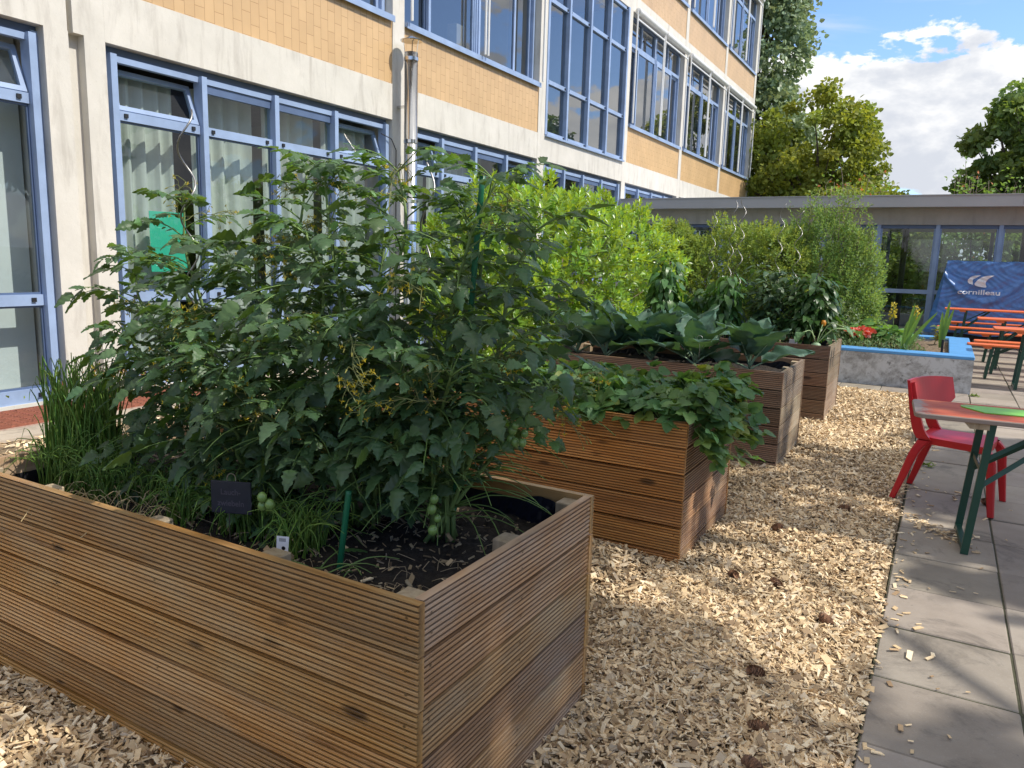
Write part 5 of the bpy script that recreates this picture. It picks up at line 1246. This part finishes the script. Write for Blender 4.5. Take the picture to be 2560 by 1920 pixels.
# ------------------------------------------------------------------ laurel and shrubs
def shell_shrub(name, label, cat, blobs, nshoot, mat, T, size, per=9, tone=1., upbias=.8, fill=1500, twigs=40, base=None, group=None, shoot=.12, vtone=.22):
    """leafy shoots standing out of a lumpy crown"""
    base = blobs[0][:2] if base is None else base
    t = thing(name, label, cat, (*base, 0), group=group)
    vol = np.array([b[3] * b[4] + b[3] * b[5] + b[4] * b[5] for b in blobs]); P = []; D = []
    for b, n in zip(blobs, (nshoot * vol / vol.sum()).astype(int)):
        d = rand_dirs(n); c = np.array(b[:3]); r = np.array(b[3:6]); lump = 1 + .10 * np.sin(d[:, 0] * 7 + c[0]) * np.sin(d[:, 1] * 6 + 2) + .08 * np.sin(d[:, 2] * 11 + d[:, 0] * 5)
        p = c + d * r * (lump * rng.uniform(.80, 1.03, n))[:, None]; k = p[:, 2] > .1
        for b2 in blobs:
            if b2 is not b: k &= (((p - np.array(b2[:3])) / np.array(b2[3:6])) ** 2).sum(1) > .7
        P.append(p[k]); D.append((d / r * r.min())[k])
    P = np.concatenate(P); D = np.concatenate(D); D = D / np.linalg.norm(D, axis=1)[:, None] + UP * upbias + rng.normal(0, .3, P.shape); D /= np.linalg.norm(D, axis=1)[:, None]
    n = len(P); pp = []; aa = []; nn = []; ss = []; tt_ = []; st_t = tints(n, vtone, .12) * tone
    ex = np.cross(D, UP + 1e-3); ex /= np.linalg.norm(ex, axis=1)[:, None]; ey = np.cross(D, ex)
    for k in range(per):
        a = k * 2.399 + rng.uniform(-.3, .3, n); f = (k + .5) / per; o_ = ex * np.cos(a)[:, None] + ey * np.sin(a)[:, None]; sp_ = 1.05 - .75 * f
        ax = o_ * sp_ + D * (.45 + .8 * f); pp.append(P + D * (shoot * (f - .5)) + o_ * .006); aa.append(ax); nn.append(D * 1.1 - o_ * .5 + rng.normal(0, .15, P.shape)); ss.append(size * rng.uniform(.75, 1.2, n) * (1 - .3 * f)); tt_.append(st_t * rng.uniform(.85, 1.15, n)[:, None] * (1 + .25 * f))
    lf = MB(); lf.stamp(T[0], T[1], np.concatenate(pp), np.concatenate(aa), np.concatenate(nn), np.concatenate(ss), np.concatenate(tt_))
    if fill:      # leaves deeper inside
        for b in blobs:
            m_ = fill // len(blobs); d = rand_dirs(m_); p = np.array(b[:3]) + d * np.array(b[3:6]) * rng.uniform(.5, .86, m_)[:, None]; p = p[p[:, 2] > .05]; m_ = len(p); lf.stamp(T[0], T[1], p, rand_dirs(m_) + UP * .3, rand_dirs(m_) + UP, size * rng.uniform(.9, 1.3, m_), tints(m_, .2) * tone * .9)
    lf.build('foliage', M[mat], t, True)
    tw = MB(); b0 = np.array([*base, 0.])
    for k in range(twigs):
        q = P[rng.integers(n)]; s = b0 + np.array([*rng.normal(0, .18, 2), 0]); tw.tube(curve_pts([s, s + (q - s) * np.array([.35, .35, .55]) + rng.normal(0, .05, 3), q], 9), np.linspace(.018, .003, 9), 5)
    tw.build('branches', M['twig'], t, True)
    return t
shell_shrub('laurel_bush', 'big rounded cherry laurel with glossy bright yellow green leaves', 'laurel', [(-4.85, 9.0, 1.2, 1.45, 1.6, 1.42), (-4.6, 10.6, 1.15, 1.30, 1.85, 1.42), (-4.5, 7.7, .8, 1.0, 1.0, .95)], 2500, 'laurel', T_LAUREL, .112, 11, fill=6000, twigs=60, base=(-4.7, 9.6))
gs = 'shrubs growing in the back of the raised bed'
shell_shrub('flowering_shrub', 'loose yellow green shrub by the corridor, leftmost of the bed shrubs', 'shrub', [(-4.15, 13.0, 1.65, .42, .4, .62)], 800, 'fuzz2', T_SMALL, .065, 8, fill=1200, twigs=25, group=gs, upbias=.4)
shell_shrub('flowering_shrub', 'wide tangled yellow green shrub behind the spiral stakes', 'shrub', [(-3.05, 13.0, 1.35, .95, .7, .92), (-3.6, 12.7, 1.0, .7, .6, .7), (-2.4, 12.8, 1.35, .6, .6, .85)], 3300, 'fuzz2', T_SMALL, .066, 8, fill=4500, twigs=45, group=gs, upbias=.35)
t = shell_shrub('cotoneaster_shrub', 'upright feathery green shrub, tallest behind the farthest planter', 'shrub', [(-1.75, 13.2, 1.45, .62, .6, 1.05), (-1.25, 13.0, 1.25, .42, .45, .9), (-2.1, 13.3, 1.3, .5, .5, .95), (-1.2, 12.8, .85, .38, .4, .55)], 3600, 'fuzz', T_SMALL, .056, 9, fill=4500, twigs=40, group=gs, upbias=1.1, shoot=.2)
sh = MB(); rows = MB()
for k in range(26):      # long upright feathery shoots
    x, y = rng.uniform(-2.35, -1.0), rng.uniform(12.8, 13.4); z = 1.9 + .35 * math.exp(-((x + 1.6) / .5) ** 2); l = rng.uniform(.3, .62); P = curve_pts([(x, y, z - .3), (x + rng.normal(0, .04), y, z + l * .4), (x + rng.normal(0, .1), y, z + l)], 14); sh.tube(P, np.linspace(.005, .0015, 14), 4)
    m_ = 46; f = rng.uniform(.1, 1, m_); p = np.stack([np.interp(f, np.linspace(0, 1, 14), P[:, q]) for q in range(3)], -1); d = rand_dirs(m_) * np.array([1, 1, .3]) + UP * .5; rows.stamp(T_SMALL[0], T_SMALL[1], p + d * .025, d, UP + rand_dirs(m_) * .5, .05 * rng.uniform(.6, 1.2, m_), tints(m_, .2) * 1.1)
sh.build('shoots', M['twig'], t, True); rows.build('shoot_leaves', M['fuzz'], t)

# plants in the raised bed
hb = thing('herb_mat', 'low grey green herb carpet covering the raised bed', 'herbs', (-1.2, 12, .42)); n = 9000
x = rng.uniform(-4.9, -.02, n); y = rng.uniform(11.36, 13.9, n); k = (x < -.28 - .12 * np.sin(y * 3)) ; x, y = x[k], y[k]; n = len(x)
hgt = .19 * (.6 + .4 * np.sin(x * 4 + 1) * np.sin(y * 3)) * np.clip((-.02 - x) / .5, .25, 1) + .05 * (y < 11.5); z = .40 + hgt * rng.uniform(.1, 1.1, n); d = rand_dirs(n) + UP * .6
lf = MB(); lf.stamp(T_SMALL[0], T_SMALL[1], np.stack([x, y - .06 * (y < 11.5), z], -1), d, UP + rand_dirs(n) * .6, rng.uniform(.03, .062, n), tints(n, .25))
for i in range(260):
    x_, y_ = rng.uniform(-3.4, -.3), rng.uniform(11.4, 13.4); lf.tube([(x_, y_, .4), (x_ + rng.normal(0, .04), y_ + rng.normal(0, .04), .58)], .003, 3, (.9, 1.1, .8), mi=1)
lf.build('foliage', [M['catmint'], M['tomstem']], hb)
gl_ = thing('gladiolus', 'sword leaved gladiolus standing in the raised bed, no flower', 'gladiolus', (-.42, 11.55, .42)); mb = MB()
def sword(p, q, wd):
    p, q = np.array(p, float), np.array(q, float); P = curve_pts([p, p + (q - p) * .5 + np.array([-.02 * (q[0] - p[0]), 0, .02]), q], 12); W_ = wd * np.sin(PI * np.clip(np.linspace(.18, 1, 12), 0, 1)) ** .6
    mb.grid(np.array([[a + np.array([-w_, 0, 0]), a + np.array([0, -.35 * w_, 0]), a + np.array([w_, 0, 0])] for a, w_ in zip(P, W_)]))
for q in ((-.30, 11.6, .98), (-.22, 11.5, 1.02), (-.33, 11.55, 1.10), (-.05, 11.55, 1.0), (-.4, 11.6, .85)): sword((-.42 + rng.normal(0, .012), 11.55, .42), q, .028)
mb.build('leaves', M['blade'], gl_, True); mb = MB()
g2_ = thing('gladiolus', 'smaller gladiolus with narrow upright leaves near the blue coping corner', 'gladiolus', (.02, 12.7, .42))
for q in ((.08, 12.7, 1.12), (.0, 12.7, .95), (.14, 12.7, 1.0)): sword((.02, 12.7, .42), q, .028)
mb.build('leaves', M['blade'], g2_, True)
def flower_ball(mb, c, r, n, sz, T=T_BROAD):
    d = rand_dirs(n); mb.stamp(T[0], T[1], np.array(c) + d * np.array(r) * rng.uniform(.3, 1, n)[:, None], d + UP * .2, rand_dirs(n), sz * rng.uniform(.7, 1.3, n), np.where(rng.random(n)[:, None] < .25, (1.1, 3.2, 4.5), (1, 1, 1)) * rng.uniform(.8, 1.15, n)[:, None])
rf = thing('red_flower', 'fallen red and white gladiolus bloom lying across the herbs', 'flower', (-1.0, 11.6, .55)); mb = MB(); flower_ball(mb, (-.96, 11.6, .66), (.17, .06, .05), 130, .05); mb.build('petals', M['redflower'], rf)
MB().tube(curve_pts([(-1.9, 11.5, .80), (-1.6, 11.5, .84), (-1.3, 11.55, .78), (-1.05, 11.6, .68)], 14), .008, 6, (1.2, 1.2, .8)).build('flower_stalk', M['tomstem'], rf, True)
for k, (x, y, z, lab) in enumerate(((-.62, 12.2, 1.03, 'taller yellow flower spike in the raised bed'), (-.34, 12.6, .98, 'shorter yellow flower spike beside the gladiolus leaves'), (-1.32, 13.0, 1.18, 'whitish flower spike by the feathery shrub'), (-.02, 13.3, .66, 'low pale yellow bloom near the back corner of the raised bed'))):
    yf = thing('flower_spike', lab, 'flower', (x, y, .42), group='flower spikes in the raised bed'); MB().tube(curve_pts([(x - .04, y, .42), (x + .02, y, .7), (x, y, z)], 10), .006, 5).build('stem', M['tomstem'], yf, True)
    mb = MB(); n = 60; f = rng.random(n); d = rand_dirs(n); mb.stamp(T_BROAD[0], T_BROAD[1], np.stack([x + d[:, 0] * .03, y + d[:, 1] * .03, z - .22 * f + .02], -1), d + UP * .2, rand_dirs(n), .042 * (1 - .3 * (1 - f)), (1, 1.05, 1.6) if k != 2 else (1.1, 1.3, 9)); mb.build('flowers', M['flower'], yf)
    mb = MB(); n = 26; d = rand_dirs(n) * np.array([1, 1, .4]); mb.stamp(*T_BROAD, np.stack([x + d[:, 0] * .04, y + d[:, 1] * .04, .45 + rng.random(n) * .25], -1), d, UP + rand_dirs(n) * .4, .10 * rng.uniform(.6, 1.2, n)); mb.build('leaves', M['catmint'], yf)
tag(MB().bevbox((.03, 11.95, .38), (.06, 11.98, .60), .003).build('marker_stake', M['black']), 'short black marker stake in the bare corner of the raised bed', 'marker stake')
sq = bushy('squash_plant', 'bright green broad leaved squash in the middle of the raised bed', 'squash plant', (-.75, 12.4), .28, .42, 60, 'straw', T_ROUND, .20, 1.5, z0=.42, nst=5, droop=.1)
hs = thing('white_flower_shrub', 'pale seeding perennial at the left of the raised bed, below the feathery shrub', 'perennial', (-1.45, 12.3, .42)); mb = MB(); n = 1300; p = np.array([-1.45, 12.3, .72]) + rand_dirs(n) * np.array([.42, .35, .34]) * (rng.random(n) ** .4)[:, None]; mb.stamp(*T_SMALL, p, rand_dirs(n) + UP * .7, rand_dirs(n) + UP, .05 * rng.uniform(.6, 1.3, n), np.where(rng.random(n)[:, None] < .3, (2.0, 1.7, 2.6), (1, 1, 1))); mb.build('foliage', M['catmint'], hs)
# small weeds in the paving joints
for k, (x, y, s, lab) in enumerate(((.02, 6.75, 1, 'weed tuft in the paving joint behind the chair'), (.10, 11.02, 1.2, 'green weed at the foot of the raised bed'), (.46, 10.95, .9, 'dry weed tuft at the corner of the raised bed'), (.37, 7.5, .8, 'weed behind the table, in the paving joint'))):
    wd_ = thing('weed', lab, 'weed', (x, y, 0), group='weeds in the paving joints'); mb = MB(); n = 34; d = rand_dirs(n) * np.array([1, .6, .5]) + UP * .5; mb.stamp(*T_SMALL, np.array([x, y, .004]) + rng.normal(0, .02 * s, (n, 3)) * np.array([1.6, .7, 0]), d, UP + rand_dirs(n) * .4, .045 * s * rng.uniform(.5, 1.2, n), (1.1, 1, .8)); mb.build('leaves', M['fuzz'], wd_)
rw = thing('weed', 'reddish dry dock weed at the foot of the double column', 'weed', (-7.3, 4.75, 0), group='weeds along the facade'); mb = MB(); n = 420; p = np.array([-7.3, 4.8, .02]) + rng.normal(0, 1, (n, 3)) * np.array([.08, .35, 0]); p[:, 2] += rng.random(n) * .3; mb.stamp(*T_SMALL, p, rand_dirs(n) + UP, rand_dirs(n) + UP, .05 * rng.uniform(.5, 1.2, n), np.where(rng.random(n)[:, None] < .45, (2.2, .7, .8), (1.1, 1, .7))); mb.build('leaves', M['fuzz'], rw)

# ------------------------------------------------------------------ trees
def tree(name, label, base, trunk, blobs, nclump, per, mat, size, clump_r, tone=1., group=None, T=T_BROAD, trunk_r=.25, up=.3, mat_v=.2, inner=.75, cat='tree'):
    t = thing(name, label, cat, (*base, 0), group=group)
    vol = np.array([b[3] * b[4] * b[5] for b in blobs]) ** .67; C = []
    for b, n in zip(blobs, np.maximum(3, (nclump * vol / vol.sum()).astype(int))):
        d = rand_dirs(n); C.append(np.array(b[:3]) + d * np.array(b[3:6]) * (rng.uniform(inner ** 2, 1.05, n) ** .5)[:, None])
    C = np.concatenate(C); n = len(C); ct = tints(n, mat_v, .10) * tone
    cr = clump_r * rng.uniform(.6, 1.35, n)
    rep = np.repeat(np.arange(n), per); m_ = len(rep); d = rand_dirs(m_) * (rng.random(m_) ** .45)[:, None]
    p = C[rep] + d * cr[rep][:, None] * np.array([1, 1, .75]); ax = d + rng.normal(0, .5, d.shape) - UP * .25
    lf = MB(); lf.stamp(T[0], T[1], p, ax, d * .6 + UP * up + rng.normal(0, .5, d.shape), size * rng.uniform(.65, 1.25, m_), ct[rep] * rng.uniform(.85, 1.15, m_)[:, None]); lf.build('crown', M[mat], t)
    tk = MB(); b0 = np.array([*base, -.1]); top = np.array([*blobs[0][:2], trunk]); P = curve_pts([b0, b0 * .5 + top * .5 + np.array([.1, .05, 0]), top], 14); tk.tube(P, np.linspace(trunk_r, trunk_r * .55, 14), 12)
    tk.build('trunk', M['bark'], t, True); lm_ = MB()
    for k in rng.choice(n, min(n, 46), replace=False):
        s = P[rng.integers(7, 14)]; q = C[k]; lm_.tube(curve_pts([s, s + (q - s) * .45 + UP * .25 * np.linalg.norm(q - s) * .4 + rng.normal(0, .12, 3), q], 9), np.linspace(trunk_r * .32, .012, 9), 6)
    lm_.build('branches', M['bark'], t, True)
    return t
tree('poplar_tree', 'tall silvery green poplar rising behind the end of the school', (-9.6, 37.5), 9, [(-9.4, 37.5, 11.5, 2.9, 2.6, 5.5), (-8.6, 37, 6.8, 2.7, 2.4, 2.8), (-9.1, 37.5, 17.0, 2.5, 2.2, 4.5)], 420, 110, 'poplar', .22, .75, 1.0, trunk_r=.4)
tree('maple_tree', 'broad yellow green maple behind the flat roofed corridor', (-5.6, 34.5), 4, [(-5.2, 34, 6.2, 2.3, 2.2, 2.35), (-3.9, 34, 5.6, 1.3, 1.5, 1.35), (-7.0, 34.3, 5.0, 2.0, 2, 2.0), (-3.4, 34, 4.3, 1.1, 1.3, .7), (-5.0, 34, 3.6, 2.6, 2, 1.3)], 330, 80, 'yellowtree', .18, .42, 1.05, trunk_r=.3)
tree('maple_tree', 'low yellow green bush crown right of the maple, above the corridor roof', (-2.5, 32.5), 2, [(-2.5, 32.5, 3.3, 1.2, 1.2, 1.0), (-3.8, 32.5, 3.4, 1.4, 1.2, 1.2), (-1.6, 32.5, 3.0, .7, 1, .8)], 110, 90, 'yellowtree', .16, .42, 1.15, trunk_r=.15)
tree('dark_maple', 'dark green maple standing at the right picture edge behind the corridor', (2.4, 33), 4.5, [(1.75, 33, 6.9, 1.0, 1, .9), (.75, 33, 6.2, .55, .6, .75), (1.2, 33, 4.9, 1.2, 1.2, 1.0), (2.9, 33, 6.0, 1.5, 1.4, 2.2), (.35, 33, 4.7, .5, .5, .45), (1.5, 33, 3.6, 1.3, 1.2, .8)], 170, 60, 'maple', .22, .36, 1.2, trunk_r=.22, inner=.45)
def bare_shrub(label, c, n, h, r, red=.5):
    t = thing('bare_shrub', label, 'shrub', (*c, 0), group='half bare shrubs behind the corridor'); tw = MB(); rows = MB()
    for k in range(n):
        a = rng.uniform(0, 6.28); q = np.array([c[0] + r * math.cos(a) * rng.random(), c[1] + r * math.sin(a) * rng.random(), h * rng.uniform(.75, 1.05)]); s = np.array([c[0] + rng.normal(0, .2), c[1], 0]); P = curve_pts([s, s + (q - s) * .5 + rng.normal(0, .1, 3), q], 10); tw.tube(P, np.linspace(.03, .006, 10), 5)
        for _ in range(7):
            i = rng.integers(4, 10); e = P[i] + nrm(rng.normal(0, 1, 3) + UP * .4) * rng.uniform(.2, .6); tw.tube([P[i], (P[i] + e) / 2 + rng.normal(0, .03, 3), e], (.008, .006, .004), 4)
            m_ = 5; rows.stamp(*T_BROAD, e + rng.normal(0, .1, (m_, 3)), rand_dirs(m_), rand_dirs(m_) + UP, .11, np.where(rng.random(m_)[:, None] < red, (3.0, .7, 1.0), (1.0, 1.1, .8)))
    tw.build('branches', M['twig'], t, True); rows.build('leaves', M['fuzz'], t)
bare_shrub('half bare reddish shrub before the yellow maple', (-3.1, 27), 26, 4.2, 1.3, .10)
bare_shrub('half bare twiggy shrub left of the dark maple, above the roof edge', (.2, 27.5), 18, 4.2, .7, .10)
bare_shrub('tangled twiggy shrub under the dark maple', (1.4, 26.5), 26, 3.9, 1.0, .08)
for k, (x, y, h, r, mt, lab) in enumerate(((-4.5, 26.0, 2.0, 1.6, 'fuzz', 'green hedge bush seen through the corridor glass, left'), (-1.8, 26.3, 1.9, 1.5, 'fuzz2', 'yellowish hedge bush seen through the corridor glass, middle'), (.6, 26.0, 1.9, 1.5, 'fuzz', 'green hedge bush seen through the corridor glass, behind the tarpaulin'), (3.2, 26.2, 2.0, 1.7, 'maple', 'dark hedge bush at the right end behind the corridor'), (-7, 26.5, 2.0, 1.7, 'maple', 'dark hedge bush at the left end behind the corridor'))):
    tree('hedge_bush', lab, (x, y), 1., [(x, y, 1.6, r, .9, 1.5), (x + .6, y + .2, .9, r * .8, .8, .9)], 80, 70, mt, .15, .42, 1., 'bushes behind the corridor', trunk_r=.07, cat='bush')
rng = np.random.default_rng(SEED)
# the leafy trees that stand right of the beds and throw the dappled shade
tree('plane_tree', 'tall broad tree right of the terrace that shades the front planters', (8.2, 2.6), 5.5, [(7.4, .6, 8.0, 2.7, 2.9, 2.3), (6.9, 4.6, 8.0, 2.7, 2.8, 2.4), (8.6, 2.5, 9.8, 2.2, 3.2, 1.6), (9.2, 6.0, 7.0, 1.9, 2.3, 1.8)], 105, 56, 'shadetree', .24, .55, 1., 'trees right of the terrace', trunk_r=.3, inner=.5)
tree('plane_tree', 'second broad tree right of the terrace, nearer the corridor', (9.2, 8.6), 5, [(7.6, 7.7, 7.6, 1.7, 1.7, 1.6), (10.5, 9.0, 7.5, 2.0, 2.2, 2.0)], 52, 70, 'shadetree', .24, .52, 1., 'trees right of the terrace', trunk_r=.28, inner=.5)
tree('plane_tree', 'third broad tree far right of the terrace, mirrored in the windows', (17, 18), 5, [(17, 18, 7.5, 3.6, 3.6, 3.6)], 120, 70, 'maple', .36, .9, 1., 'trees right of the terrace', trunk_r=.3)
tree('plane_tree', 'fourth broad tree far right of the terrace, behind the camera', (15, -4), 5, [(15, -4, 7.0, 3.4, 3.6, 3.4)], 120, 70, 'shadetree', .36, .9, 1., 'trees right of the terrace', trunk_r=.3)
